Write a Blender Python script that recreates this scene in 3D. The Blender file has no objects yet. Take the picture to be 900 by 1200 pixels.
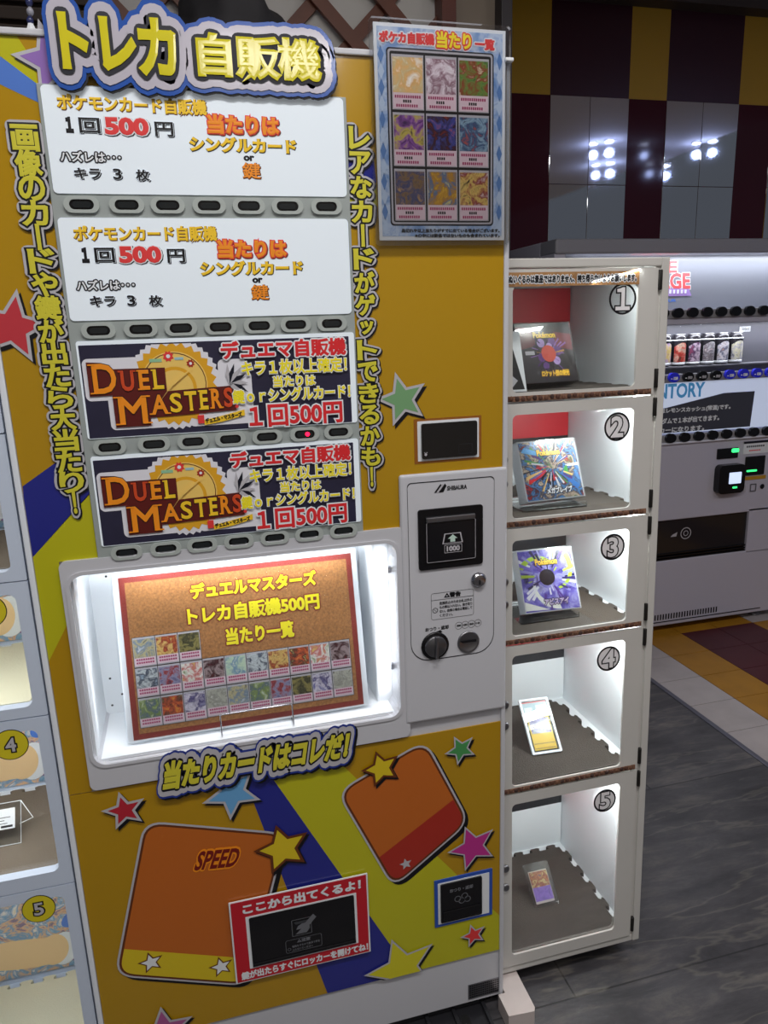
import bpy, bmesh, math, random
from mathutils import Vector, Matrix
PI = math.pi
random.seed(7)
SC = bpy.context.scene
COL = SC.collection

# ------------------------------------------------------------------ camera, world, exposure
EYE = 1.43                      # eye height above the floor; z values below are measured from eye level
CAM = Vector((0.0, -1.2, EYE))
FPX = 865.0                     # focal length in pixels of the 900 x 1200 frame
ROT = ((0.96549835, -0.09208178, 0.24358547),
       (-0.25844388, -0.22412459, 0.93966746),
       (-0.03193276, -0.97020055, -0.24018989))      # rows: world X, Y, Z in (image right, image down, forward)
cd = bpy.data.cameras.new('camera'); cam = bpy.data.objects.new('camera', cd); COL.objects.link(cam)
cd.lens = FPX * 36.0 / 1200.0; cd.sensor_width = 36.0; cd.clip_start = 0.02
cam.matrix_world = Matrix(((ROT[0][0], -ROT[0][1], -ROT[0][2], CAM.x),
                           (ROT[1][0], -ROT[1][1], -ROT[1][2], CAM.y),
                           (ROT[2][0], -ROT[2][1], -ROT[2][2], CAM.z), (0, 0, 0, 1)))
SC.camera = cam
SC.view_settings.view_transform = 'Standard'; SC.view_settings.look = 'None'
SC.view_settings.exposure = 0.0; SC.view_settings.gamma = 1.0
SC.view_settings.use_curve_mapping = False
w = bpy.data.worlds.new('world'); SC.world = w; w.use_nodes = True
w.node_tree.nodes['Background'].inputs[0].default_value = (0.80, 0.86, 1.0, 1)
w.node_tree.nodes['Background'].inputs[1].default_value = 0.09

def area(name, loc, rot, sx, sy, power, color=(1, 1, 1), spread=PI):
    l = bpy.data.lights.new(name, 'AREA'); l.shape = 'RECTANGLE'; l.size = sx; l.size_y = sy
    l.energy = power; l.color = color; l.spread = spread
    o = bpy.data.objects.new(name, l); COL.objects.link(o)
    o.location = (loc[0], loc[1], loc[2] + EYE); o.rotation_euler = rot
    return o
# fluorescent ceiling panels; the last is added to brighten the drinks machine
CEIL = 1.50
PANELS = [(0.62, -3.35, 0.75, 0.5, 14), (-1.1, -1.9, 1.1, 0.35, 12), (0.25, -1.05, 1.2, 0.30, 30), (2.3, -1.2, 1.0, 0.3, 16)]
for x, y, sx, sy, p in PANELS:
    area('ceiling_lamp', (x, y, CEIL - .035), (0, 0, 0), sx, sy, p, (1.0, 0.97, 0.95))

def at(px, py, Y=0.0):
    """world (x, z from eye level) of the point of the plane y = Y seen at a pixel of the 900 x 1200 photograph"""
    v = (px - 450.0, py - 600.0, FPX)
    r = [sum(a * b for a, b in zip(row, v)) for row in ROT]
    t = (1.2 + Y) / r[1]
    return r[0] * t, r[2] * t

# ------------------------------------------------------------------ materials
def s2l(c): return tuple((x / 12.92 if x <= .04045 else ((x + .055) / 1.055) ** 2.4) for x in (v / 255 for v in c))
MATS = {}
def mat(name, rgb, rough=.5, metal=0., emit=0., coat=0., bump=0., bscale=80., noise=0., nscale=30., spec=.5):
    if name in MATS: return MATS[name]
    m = bpy.data.materials.new(name); m.use_nodes = True; MATS[name] = m
    nt = m.node_tree; b = nt.nodes['Principled BSDF']
    c = (*s2l(rgb), 1)
    b.inputs['Base Color'].default_value = c
    b.inputs['Roughness'].default_value = rough; b.inputs['Metallic'].default_value = metal
    b.inputs['Specular IOR Level'].default_value = spec
    if coat: b.inputs['Coat Weight'].default_value = coat; b.inputs['Coat Roughness'].default_value = .08
    if emit: b.inputs['Emission Color'].default_value = c; b.inputs['Emission Strength'].default_value = emit
    if noise or bump:
        tc = nt.nodes.new('ShaderNodeTexCoord'); nz = nt.nodes.new('ShaderNodeTexNoise')
        nz.inputs['Scale'].default_value = nscale if noise else bscale; nz.inputs['Detail'].default_value = 4
        nt.links.new(tc.outputs['Object'], nz.inputs['Vector'])
        if noise:
            mp = nt.nodes.new('ShaderNodeMapRange'); mp.inputs['From Min'].default_value = .3; mp.inputs['From Max'].default_value = .7
            mp.inputs['To Min'].default_value = 1 - noise; mp.inputs['To Max'].default_value = 1 + noise * .5
            nt.links.new(nz.outputs['Fac'], mp.inputs['Value'])
            mx = nt.nodes.new('ShaderNodeVectorMath'); mx.operation = 'SCALE'; mx.inputs[0].default_value = c[:3]
            nt.links.new(mp.outputs[0], mx.inputs['Scale']); nt.links.new(mx.outputs[0], b.inputs['Base Color'])
        if bump:
            n2 = nt.nodes.new('ShaderNodeTexNoise'); n2.inputs['Scale'].default_value = bscale
            nt.links.new(tc.outputs['Object'], n2.inputs['Vector'])
            bp = nt.nodes.new('ShaderNodeBump'); bp.inputs['Strength'].default_value = bump; bp.inputs['Distance'].default_value = .002
            nt.links.new(n2.outputs['Fac'], bp.inputs['Height']); nt.links.new(bp.outputs[0], b.inputs['Normal'])
    return m
def glass(name, tint=(1, 1, 1), gloss=.08, rough=.02):
    if name in MATS: return MATS[name]
    m = bpy.data.materials.new(name); m.use_nodes = True; MATS[name] = m; nt = m.node_tree; nt.nodes.clear()
    o = nt.nodes.new('ShaderNodeOutputMaterial'); mx = nt.nodes.new('ShaderNodeMixShader')
    t = nt.nodes.new('ShaderNodeBsdfTransparent'); g = nt.nodes.new('ShaderNodeBsdfGlossy')
    t.inputs[0].default_value = (*tint, 1); g.inputs['Roughness'].default_value = rough; g.inputs[0].default_value = (1, 1, 1, 1)
    lw = nt.nodes.new('ShaderNodeLayerWeight'); lw.inputs[0].default_value = .25
    mp = nt.nodes.new('ShaderNodeMapRange'); mp.inputs['To Min'].default_value = gloss * .5; mp.inputs['To Max'].default_value = min(1, gloss * 6)
    nt.links.new(lw.outputs['Fresnel'], mp.inputs['Value']); nt.links.new(mp.outputs[0], mx.inputs[0])
    nt.links.new(t.outputs[0], mx.inputs[1]); nt.links.new(g.outputs[0], mx.inputs[2]); nt.links.new(mx.outputs[0], o.inputs[0])
    return m
def art(name, cols, scale=60., rough=.3, kind='mix', dist=.8):
    """printed illustration: blotches and strokes of the given inks"""
    if name in MATS: return MATS[name]
    m = bpy.data.materials.new(name); m.use_nodes = True; MATS[name] = m; nt = m.node_tree; b = nt.nodes['Principled BSDF']
    b.inputs['Roughness'].default_value = rough
    tc = nt.nodes.new('ShaderNodeTexCoord'); nz = nt.nodes.new('ShaderNodeTexNoise')
    nz.inputs['Scale'].default_value = scale; nz.inputs['Detail'].default_value = 3.5; nz.inputs['Distortion'].default_value = dist
    nz.inputs['Roughness'].default_value = .62
    add = nt.nodes.new('ShaderNodeVectorMath'); add.inputs[1].default_value = (hash_(name) * 3.1, hash_(name + 'b') * 2.7, hash_(name + 'c') * 1.9)
    nt.links.new(tc.outputs['Object'], add.inputs[0]); nt.links.new(add.outputs[0], nz.inputs['Vector'])
    r = nt.nodes.new('ShaderNodeValToRGB'); r.color_ramp.interpolation = 'LINEAR'
    n = len(cols); e = r.color_ramp.elements
    while len(e) < n: e.new(.5)
    for i, c in enumerate(cols):
        e[i].position = .28 + .44 * i / max(1, n - 1); e[i].color = (*s2l(c), 1)
    nt.links.new(nz.outputs['Fac'], r.inputs[0]); nt.links.new(r.outputs[0], b.inputs['Base Color'])
    return m
def hash_(s):
    h = 0
    for ch in s: h = (h * 131 + ord(ch)) % 9973
    return h / 9973.0

M_WHITE = mat('white_enamel', (205, 206, 212), .32)
M_PANEL = mat('grey_panel', (160, 168, 166), .4)
M_BEZEL = mat('bezel_plastic', (176, 184, 180), .45)
M_BLACK = mat('black_plastic', (14, 14, 18), .25)
M_INK = mat('black_ink', (12, 12, 18), .4)
M_NAVY = mat('navy_ink', (14, 16, 34), .4)
M_GOLD = mat('gold_vinyl', (184, 142, 18), .22, coat=.5, bump=.05, bscale=14)
M_YEL = mat('yellow_vinyl', (194, 190, 30), .22, coat=.4, bump=.05, bscale=14)
M_BLUE = mat('blue_vinyl', (38, 44, 138), .22, coat=.4, bump=.05, bscale=14)
M_LBLUE = mat('light_blue_vinyl', (88, 130, 214), .22, coat=.4)
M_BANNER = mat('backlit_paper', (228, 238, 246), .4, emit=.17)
M_PAPER = mat('white_paper', (236, 240, 244), .4)
M_DARKPAPER = mat('dark_print', (44, 42, 66), .4, noise=.15, nscale=25)
M_RED = mat('red_ink', (232, 62, 62), .4)
M_INKY = mat('yellow_ink', (252, 236, 40), .4)
M_INKO = mat('orange_ink', (250, 150, 30), .4)
M_INKG = mat('golden_ink', (250, 206, 44), .4)
M_GREYINK = mat('grey_ink', (190, 188, 194), .4)
M_LIME = mat('lime_ink', (214, 206, 60), .35)
M_CHROME = mat('chrome', (190, 190, 195), .18, metal=1.)
M_STEEL = mat('brushed_steel', (150, 150, 155), .35, metal=1.)
M_INSIDE = mat('white_interior', (236, 240, 244), .5)
M_LOCK = mat('locker_enamel', (205, 203, 198), .35, noise=.05, nscale=6)
M_GLASS = glass('clear_pane')
M_ACRYL = glass('clear_acrylic', (.96, .98, .98), .16)

# ------------------------------------------------------------------ mesh builder
TXT = {}
def text_geo(s, bev):
    k = (s, round(bev, 5))
    if k in TXT: return TXT[k]
    c = bpy.data.curves.new('lettering', 'FONT'); c.body = s; c.resolution_u = 3
    c.bevel_depth = bev; c.bevel_resolution = 0
    o = bpy.data.objects.new('lettering', c); me = bpy.data.meshes.new_from_object(o)
    V = [tuple(v.co) for v in me.vertices]; F = [tuple(p.vertices) for p in me.polygons]
    bpy.data.objects.remove(o); bpy.data.meshes.remove(me); bpy.data.curves.remove(c)
    TXT[k] = (V, F); return TXT[k]

STROKE = {}
def stroke_geo(s, r):
    """glyphs grown by r with round corners: fill + a band along every outline edge + a disc at every outline point"""
    k = (s, round(r, 4))
    if k in STROKE: return STROKE[k]
    V0, F0 = text_geo(s, 0.); cnt = {}
    for f in F0:
        for i in range(len(f)):
            e = tuple(sorted((f[i - 1], f[i]))); cnt[e] = cnt.get(e, 0) + 1
    V = [(x, y, 0.) for x, y, z in V0]; F = list(F0); done = set(); j = 0
    for (a, b), c in cnt.items():
        if c != 1: continue
        A, B = Vector(V0[a][:2]), Vector(V0[b][:2]); d = B - A
        if d.length > 1e-6:
            n_ = Vector((-d.y, d.x)).normalized() * r; h = .001 * (j % 23); j += 1; q = len(V)
            V += [(*(A + n_), h), (*(A - n_), h), (*(B - n_), h), (*(B + n_), h)]; F.append((q, q + 1, q + 2, q + 3))
        for p, P in ((a, A), (b, B)):
            kk = (round(P.x, 4), round(P.y, 4))
            if kk in done: continue
            done.add(kk); h = .001 * (j % 23); j += 1; q = len(V)
            V += [(P.x + r * math.cos(t), P.y + r * math.sin(t), h) for t in [PI * i / 6 for i in range(12)]]; F.append(tuple(range(q, q + 12)))
    STROKE[k] = (V, F); return STROKE[k]

def rrect(x0, x1, z0, z1, r, n=5):
    r = min(r, (x1 - x0) / 2 - 1e-5, (z1 - z0) / 2 - 1e-5); P = []
    for cx, cz, a in ((x1 - r, z1 - r, 0), (x0 + r, z1 - r, 90), (x0 + r, z0 + r, 180), (x1 - r, z0 + r, 270)):
        for i in range(n + 1):
            t = math.radians(a + 90 * i / n); P.append((cx + r * math.cos(t), cz + r * math.sin(t)))
    return P                      # counter-clockwise seen from -Y
def clip(pts, x0, x1, z0, z1):
    def cut(P, ax, v, keep_less):
        out = []
        ins = (lambda p: p[ax] <= v) if keep_less else (lambda p: p[ax] >= v)
        for i in range(len(P)):
            a, b = P[i - 1], P[i]
            if ins(a) != ins(b):
                t = (v - a[ax]) / (b[ax] - a[ax]); out.append((a[0] + (b[0] - a[0]) * t, a[1] + (b[1] - a[1]) * t))
            if ins(b): out.append(b)
        return out
    for ax, v, k in ((0, x0, False), (0, x1, True), (1, z0, False), (1, z1, True)):
        pts = cut(pts, ax, v, k)
        if not pts: return []
    return pts
def star_pts(cx, cz, r, rot=0, inner=.45):
    return [(cx + (r if i % 2 == 0 else r * inner) * math.cos(math.radians(90 + rot) + i * PI / 5),
             cz + (r if i % 2 == 0 else r * inner) * math.sin(math.radians(90 + rot) + i * PI / 5)) for i in range(10)]

class G:
    """collects shapes into one mesh; x, y in world metres, z from eye level unless local"""
    def __init__(self, root=None, local=False):
        self.bm = bmesh.new(); self.ms = []; self.root = root
        self.h = 0 if local else EYE
        self.off = Vector((0, 0, 0)) if (local or root is None) else Vector(root.location)
    def mi(self, m):
        if m not in self.ms: self.ms.append(m)
        return self.ms.index(m)
    def raw(self, V, F, m, smooth=False):
        k = self.mi(m); vs = [self.bm.verts.new((x - self.off.x, y - self.off.y, z + self.h - self.off.z)) for x, y, z in V]
        for f in F:
            try:
                fc = self.bm.faces.new([vs[i] for i in f]); fc.material_index = k; fc.smooth = smooth
            except ValueError: pass
    def from_bm(self, b, m, smooth=False):
        b.verts.index_update()
        self.raw([tuple(v.co) for v in b.verts], [[v.index for v in f.verts] for f in b.faces], m, smooth); b.free()
    def box(self, x0, x1, y0, y1, z0, z1, m, bev=0., seg=2, rot=None):
        b = bmesh.new(); bmesh.ops.create_cube(b, size=1)
        bmesh.ops.scale(b, vec=(abs(x1 - x0), abs(y1 - y0), abs(z1 - z0)), verts=b.verts)
        if bev: bmesh.ops.bevel(b, geom=b.edges[:], offset=bev, segments=seg, affect='EDGES', profile=.5)
        if rot: bmesh.ops.rotate(b, cent=(0, 0, 0), matrix=rot, verts=b.verts)
        bmesh.ops.translate(b, vec=((x0 + x1) / 2, (y0 + y1) / 2, (z0 + z1) / 2), verts=b.verts)
        self.from_bm(b, m); return self
    def poly(self, pts, y, m):
        if len(pts) < 3: return self
        a = sum(pts[i - 1][0] * pts[i][1] - pts[i][0] * pts[i - 1][1] for i in range(len(pts)))
        if a < 0: pts = pts[::-1]
        self.raw([(x, y, z) for x, z in pts], [list(range(len(pts)))], m); return self
    def prism(self, pts, y0, y1, m, cap=None):
        n = len(pts); a = sum(pts[i - 1][0] * pts[i][1] - pts[i][0] * pts[i - 1][1] for i in range(n))
        if a < 0: pts = pts[::-1]
        V = [(x, y0, z) for x, z in pts] + [(x, y1, z) for x, z in pts]
        F = [list(range(n)), list(range(2 * n - 1, n - 1, -1))] + [[i, i + n, (i + 1) % n + n, (i + 1) % n] for i in range(n)]
        self.raw(V, F, m); return self
    def slab(self, pts, z0, z1, m):            # polygon in the ground plane, extruded upward
        n = len(pts); a = sum(pts[i - 1][0] * pts[i][1] - pts[i][0] * pts[i - 1][1] for i in range(n))
        if a < 0: pts = pts[::-1]
        V = [(x, y, z1) for x, y in pts] + [(x, y, z0) for x, y in pts]
        F = [list(range(n)), list(range(2 * n - 1, n - 1, -1))] + [[i, i + n, (i + 1) % n + n, (i + 1) % n] for i in range(n)]
        self.raw(V, F, m); return self
    def frame(self, o, i, y0, y1, m):          # o, i: matching outlines (rrect) of the outside and of the hole
        n = len(o); V = [(x, y0, z) for x, z in o] + [(x, y0, z) for x, z in i] + [(x, y1, z) for x, z in o] + [(x, y1, z) for x, z in i]
        F = []
        for k in range(n):
            j = (k + 1) % n
            F += [[k, j, n + j, n + k], [n + k, n + j, 3 * n + j, 3 * n + k], [2 * n + k, 3 * n + k, 3 * n + j, 2 * n + j], [k, 2 * n + k, 2 * n + j, j]]
        self.raw(V, F, m); return self
    def rr(self, x0, x1, z0, z1, r, y0, y1, m, n=5): return self.prism(rrect(x0, x1, z0, z1, r, n), y0, y1, m)
    def line(self, x0, x1, z0, z1, r, t, y, m):   # printed outline of a rounded rectangle
        o = rrect(x0, x1, z0, z1, r); i = rrect(x0 + t, x1 - t, z0 + t, z1 - t, max(r - t, .0004)); n = len(o)
        self.raw([(x, y, z) for x, z in o + i], [[k, (k + 1) % n, n + (k + 1) % n, n + k] for k in range(n)], m); return self
    def disc(self, cx, cz, r, y, m, n=24): return self.poly([(cx + r * math.cos(2 * PI * i / n), cz + r * math.sin(2 * PI * i / n)) for i in range(n)], y, m)
    def ring(self, cx, cz, r0, r1, y, m, n=32):
        V = [(cx + r * math.cos(2 * PI * i / n), y, cz + r * math.sin(2 * PI * i / n)) for r in (r1, r0) for i in range(n)]
        self.raw(V, [[i, (i + 1) % n, n + (i + 1) % n, n + i] for i in range(n)], m); return self
    def lathe(self, cx, cz, prof, m, n=28):       # prof: (radius, y) pairs, turned about the y direction
        V = []; F = []
        for r, y in prof: V += [(cx + r * math.cos(2 * PI * i / n), y, cz + r * math.sin(2 * PI * i / n)) for i in range(n)]
        for k in range(len(prof) - 1):
            for i in range(n): F.append([k * n + i, k * n + (i + 1) % n, (k + 1) * n + (i + 1) % n, (k + 1) * n + i])
        F += [list(range(n))[::-1], [(len(prof) - 1) * n + i for i in range(n)]]
        self.raw(V, F, m, True); return self
    def lathez(self, cx, cy, prof, m, n=24):      # prof: (radius, z)
        V = []; F = []
        for r, z in prof: V += [(cx + r * math.cos(2 * PI * i / n), cy + r * math.sin(2 * PI * i / n), z) for i in range(n)]
        for k in range(len(prof) - 1):
            for i in range(n): F.append([k * n + i, k * n + (i + 1) % n, (k + 1) * n + (i + 1) % n, (k + 1) * n + i])
        F += [list(range(n))[::-1], [(len(prof) - 1) * n + i for i in range(n)]]
        self.raw(V, F, m, True); return self
    def tube(self, pts, r, m, n=8):
        P = [Vector(p) for p in pts]; V = []; F = []
        for i, p in enumerate(P):
            d = ((P[i] - P[i - 1]).normalized() if i else Vector()) + ((P[i + 1] - P[i]).normalized() if i < len(P) - 1 else Vector())
            d.normalize(); u = d.orthogonal().normalized() if i == 0 else (u - d * u.dot(d)).normalized(); v = d.cross(u)
            V += [tuple(p + (u * math.cos(2 * PI * k / n) + v * math.sin(2 * PI * k / n)) * r) for k in range(n)]
        for i in range(len(P) - 1):
            for k in range(n): F.append([i * n + k, i * n + (k + 1) % n, (i + 1) * n + (k + 1) % n, (i + 1) * n + k])
        F += [list(range(n))[::-1], [(len(P) - 1) * n + k for k in range(n)]]
        self.raw(V, F, m, True); return self
    def text(self, s, x0, x1, z0, z1, y, layers, rot=0., step=.0004, keep=False, shear=0.):
        """lettering fitted to a rectangle; layers from the bottom up: (ink, stroke growth in metres[, (dx, dz)])"""
        V, F = text_geo(s, 0.); xs = [v[0] for v in V]; ys = [v[1] for v in V]
        grow = layers[-1][1]
        bw = max(max(xs) - min(xs), 1e-4); bh = max(max(ys) - min(ys), 1e-4)
        sx = (x1 - x0 - 2 * grow) / bw; sz = (z1 - z0 - 2 * grow) / bh
        if keep: sx = sz = min(sx, sz)
        cx, cz = (x0 + x1) / 2, (z0 + z1) / 2; mx, mz = (max(xs) + min(xs)) / 2, (max(ys) + min(ys)) / 2
        c_, s_ = math.cos(rot), math.sin(rot); sm = math.sqrt(abs(sx * sz))
        for k, L in enumerate(layers):
            m, g_ = L[0], L[1]; dx, dz = L[2] if len(L) > 2 else (0, 0)
            bev = g_ / sm; yy = y - step * k; st = bev > .11
            V, F = stroke_geo(s, bev) if st else text_geo(s, bev)
            out = []
            for vx, vy, vz in V:
                ax, az = (vx - mx) * sx + shear * (vy - mz) * sz, (vy - mz) * sz
                out.append((cx + dx + ax * c_ - az * s_, yy - (vz * .006 if st else vz / bev * .00012 if bev else 0), cz + dz + ax * s_ + az * c_))
            self.raw(out, F, m)
        return self
    def ptext(self, s, p0, p1, y, layers, **k):   # the rectangle given by its top-left and bottom-right corner in the photograph
        a = at(*p0, y); b = at(*p1, y); return self.text(s, a[0], b[0], b[1], a[1], y, layers, **k)
    def star(self, cx, cz, r, rot, m, y, rim=None, rimw=.006, shadow=None, box=None, inner=.45):
        lay = []
        if shadow: lay.append((star_pts(cx + .004, cz - .005, r + rimw * 1.9, rot, inner), shadow))
        if rim: lay.append((star_pts(cx, cz, r + rimw * 1.9, rot, inner), rim))
        lay.append((star_pts(cx, cz, r, rot, inner), m))
        for k, (P, mm) in enumerate(lay):
            if box: P = clip(P, *box)
            if P: self.poly(P, y - .0003 * k, mm)
        return self
    def build(self, name, parent=None, loc=None):
        me = bpy.data.meshes.new(name); self.bm.normal_update(); self.bm.to_mesh(me); self.bm.free()
        for m in self.ms: me.materials.append(m)
        o = bpy.data.objects.new(name, me); COL.objects.link(o)
        p = parent if parent is not None else None
        if p is not None: o.parent = p
        elif self.root is not None: o.location = self.root.location
        return o

def thing(name, label, cat, loc, group=None, eye=True):
    o = bpy.data.objects.new(name, None); COL.objects.link(o); o.empty_display_size = .05
    o.location = (loc[0], loc[1], loc[2] + (EYE if eye else 0)); o['label'] = label; o['category'] = cat
    if group: o['group'] = group
    return o
def tag(o, label, cat, group=None):
    o['label'] = label; o['category'] = cat
    if group: o['group'] = group
    return o
def struct(g, name):
    o = g.build(name); o['kind'] = 'structure'; return o
FLOOR = -EYE

# ================================================================== THE ROOM
def slate():
    m = bpy.data.materials.new('slate_vinyl'); m.use_nodes = True; nt = m.node_tree; b = nt.nodes['Principled BSDF']
    tc = nt.nodes.new('ShaderNodeTexCoord'); L = nt.links.new
    def node(t, **kw):
        n = nt.nodes.new(t)
        for k, v in kw.items(): n.inputs[k].default_value = v
        return n
    mp = node('ShaderNodeMapping'); mp.inputs['Rotation'].default_value = (0, 0, math.radians(62)); mp.inputs['Scale'].default_value = (2.2, 9, 1)
    L(tc.outputs['Object'], mp.inputs[0])
    n1 = node('ShaderNodeTexNoise', Scale=1.8, Detail=10, Roughness=.72, Distortion=.35); L(mp.outputs[0], n1.inputs['Vector'])
    n2 = node('ShaderNodeTexNoise', Scale=3.0, Detail=6, Roughness=.6); L(tc.outputs['Object'], n2.inputs['Vector'])
    r1 = nt.nodes.new('ShaderNodeValToRGB'); e = r1.color_ramp.elements
    e[0].position = .3; e[0].color = (*s2l((62, 61, 64)), 1); e[1].position = .72; e[1].color = (*s2l((124, 118, 112)), 1)
    k = e.new(.52); k.color = (*s2l((88, 86, 89)), 1); L(n1.outputs['Fac'], r1.inputs[0])
    mx = nt.nodes.new('ShaderNodeMix'); mx.data_type = 'RGBA'; mx.blend_type = 'MULTIPLY'; mx.inputs[0].default_value = .7
    r2 = nt.nodes.new('ShaderNodeValToRGB'); r2.color_ramp.elements[0].position = .3; r2.color_ramp.elements[0].color = (.4, .4, .42, 1); r2.color_ramp.elements[1].position = .65
    L(n2.outputs['Fac'], r2.inputs[0]); L(r1.outputs[0], mx.inputs[6]); L(r2.outputs[0], mx.inputs[7])
    br = nt.nodes.new('ShaderNodeTexBrick'); br.offset = .5
    for k_, v in (('Scale', 1.), ('Mortar Size', .0022), ('Mortar Smooth', .1), ('Brick Width', 1.19), ('Row Height', .6)): br.inputs[k_].default_value = v
    br.inputs['Color1'].default_value = (.85, .85, .86, 1); br.inputs['Color2'].default_value = (1.1, 1.1, 1.1, 1); br.inputs['Mortar'].default_value = (.35, .35, .35, 1)
    m2 = node('ShaderNodeMapping'); m2.inputs['Location'].default_value = (.49, .63, 0); L(tc.outputs['Object'], m2.inputs[0]); L(m2.outputs[0], br.inputs['Vector'])
    m3 = nt.nodes.new('ShaderNodeMix'); m3.data_type = 'RGBA'; m3.blend_type = 'MULTIPLY'; m3.inputs[0].default_value = 1
    L(mx.outputs[2], m3.inputs[6]); L(br.outputs['Color'], m3.inputs[7]); L(m3.outputs[2], b.inputs['Base Color'])
    n3 = node('ShaderNodeTexNoise', Scale=1.1, Detail=5, Roughness=.55, Distortion=.25); m4 = node('ShaderNodeMapping'); m4.inputs['Rotation'].default_value = (0, 0, math.radians(48)); m4.inputs['Scale'].default_value = (.9, 4.2, 1)
    L(tc.outputs['Object'], m4.inputs[0]); L(m4.outputs[0], n3.inputs['Vector'])
    r3 = nt.nodes.new('ShaderNodeValToRGB'); e3 = r3.color_ramp.elements; e3[0].position = .488; e3[0].color = (0, 0, 0, 1); e3[1].position = .512; e3[1].color = (0, 0, 0, 1)
    kk = e3.new(.50); kk.color = (.16, .16, .16, 1); L(n3.outputs['Fac'], r3.inputs[0])
    vn = nt.nodes.new('ShaderNodeMix'); vn.data_type = 'RGBA'; vn.inputs[7].default_value = (*s2l((176, 168, 152)), 1); L(r3.outputs[0], vn.inputs[0]); L(m3.outputs[2], vn.inputs[6]); L(vn.outputs[2], b.inputs['Base Color'])
    b.inputs['Roughness'].default_value = .42
    bp = nt.nodes.new('ShaderNodeBump'); bp.inputs['Strength'].default_value = .25; bp.inputs['Distance'].default_value = .003
    L(n1.outputs['Fac'], bp.inputs['Height']); L(bp.outputs[0], b.inputs['Normal'])
    return m
XE = 1.725                                       # where the slate floor meets the tiled floor
struct(G().box(-3.2, XE, -4.6, 2.4, FLOOR - .1, FLOOR, slate()), 'floor')
g = G(); M_GROUT = mat('tile_grout', (70, 62, 58), .8)
g.box(XE + .014, 4.6, -4.6, 2.4, FLOOR - .1, FLOOR - .001, M_GROUT)
tw = mat('white_floor_tile', (186, 178, 176), .45, noise=.12, nscale=9); tg = mat('gold_floor_tile', (176, 124, 34), .4, noise=.15, nscale=9)
tm = mat('maroon_floor_tile', (84, 32, 40), .4, noise=.15, nscale=9)
P_ = .1985
for i in range(14):
    for j in range(-29, 6):
        x = XE + .016 + i * P_; y = .972 + j * P_
        c = tw if i == 0 else tg if i == 1 else (tm if (i + (j > 2) * 0) % 5 in (2, 3) else tg) if j < 3 else (tg if j == 3 else tm)
        if i > 3 and j == 3: c = tw
        g.box(x + .0015, x + P_ - .0015, y + .0015, min(y + P_ - .0015, 2.4), FLOOR - .02, FLOOR + .001, c)
struct(g, 'floor_tiled')
struct(G().box(XE - .004, XE + .016, -4.6, 2.4, FLOOR - .03, FLOOR + .004, mat('floor_edge_metal', (120, 120, 132), .35, metal=.6), .002), 'trim_1')
struct(G().box(-3.2, 4.6, -4.6, 2.4, CEIL, CEIL + .08, mat('ceiling_paint', (220, 216, 212), .8)), 'ceiling')

# checkered wall above and behind the drinks machine
WY = 2.35
M_WG = mat('wall_gold', (206, 162, 20), .45); M_WM = mat('wall_maroon', (62, 14, 30), .3); M_WMG = mat('glossy_maroon_tile', (74, 16, 36), .06)
g = G(); g.box(1.0, 4.6, WY + .001, WY + .06, FLOOR, CEIL, mat('wall_core', (60, 40, 40), .8))
U = .2115; X0 = 1.800
zr = [(1.056, 1.46), (.662, 1.056), (.268, .662), (-.126, .268)]
for k in range(-4, 13):
    for r, (z0, z1) in enumerate(zr):
        if r == 0: c = M_WG if k % 3 == 2 else M_WM
        else: c = M_WM if k % 3 == 2 else (M_WM if (k < 0 or k > 5) and r == 1 else M_WG if k > 5 else M_WM)
        if r > 0 and k < 0: c = M_WM
        if r > 0 and c is M_WM: c = M_WMG
        g.box(X0 + k * U, X0 + (k + 1) * U, WY - .012, WY, z0, z1, c)
wall = struct(g, 'wall_back')
M_MIR = mat('mirror', (234, 238, 244), .035, metal=1., bump=.03, bscale=9)
for k in (0, 1, 3, 4, 6, 7):
    for r, (z0, z1) in enumerate(zr[1:3]):
        q = G(local=True); q.box(-U / 2 + .001, U / 2 - .001, -.004, 0, -(z1 - z0) / 2 + .001, (z1 - z0) / 2 - .001, M_MIR, .0012)
        t = q.build('mirror_tile', wall)
        t.location = (X0 + (k + .5) * U, WY - .0125, (z0 + z1) / 2 + EYE)
        t.rotation_euler = (math.radians(random.uniform(-.25, .25)), 0, math.radians(random.uniform(-.25, .25)))
        t['label'] = 'silver mirror tile'
# soffit strip along the top of that wall
struct(G().box(1.0, 4.6, WY - .10, WY + .06, 1.455, CEIL, mat('soffit', (74, 66, 60), .7)), 'trim_2')
# partition behind the vending machine with a post at its end
M_BEIGE = mat('partition_beige', (150, 138, 124), .7, noise=.08, nscale=4)
struct(G().box(-3.2, .985, 1.10, 1.16, FLOOR, CEIL, M_BEIGE), 'wall_partition')
struct(G().box(.985, 1.02, 1.05, 1.16, FLOOR, CEIL, mat('post_paint', (58, 54, 58), .5), .003), 'trim_3')

# far wall of the arcade behind the photographer
struct(G().box(-3.2, 4.6, -4.70, -4.6, FLOOR, CEIL, mat('far_wall_paint', (206, 200, 190), .7, noise=.08, nscale=3)), 'wall_front')

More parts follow.
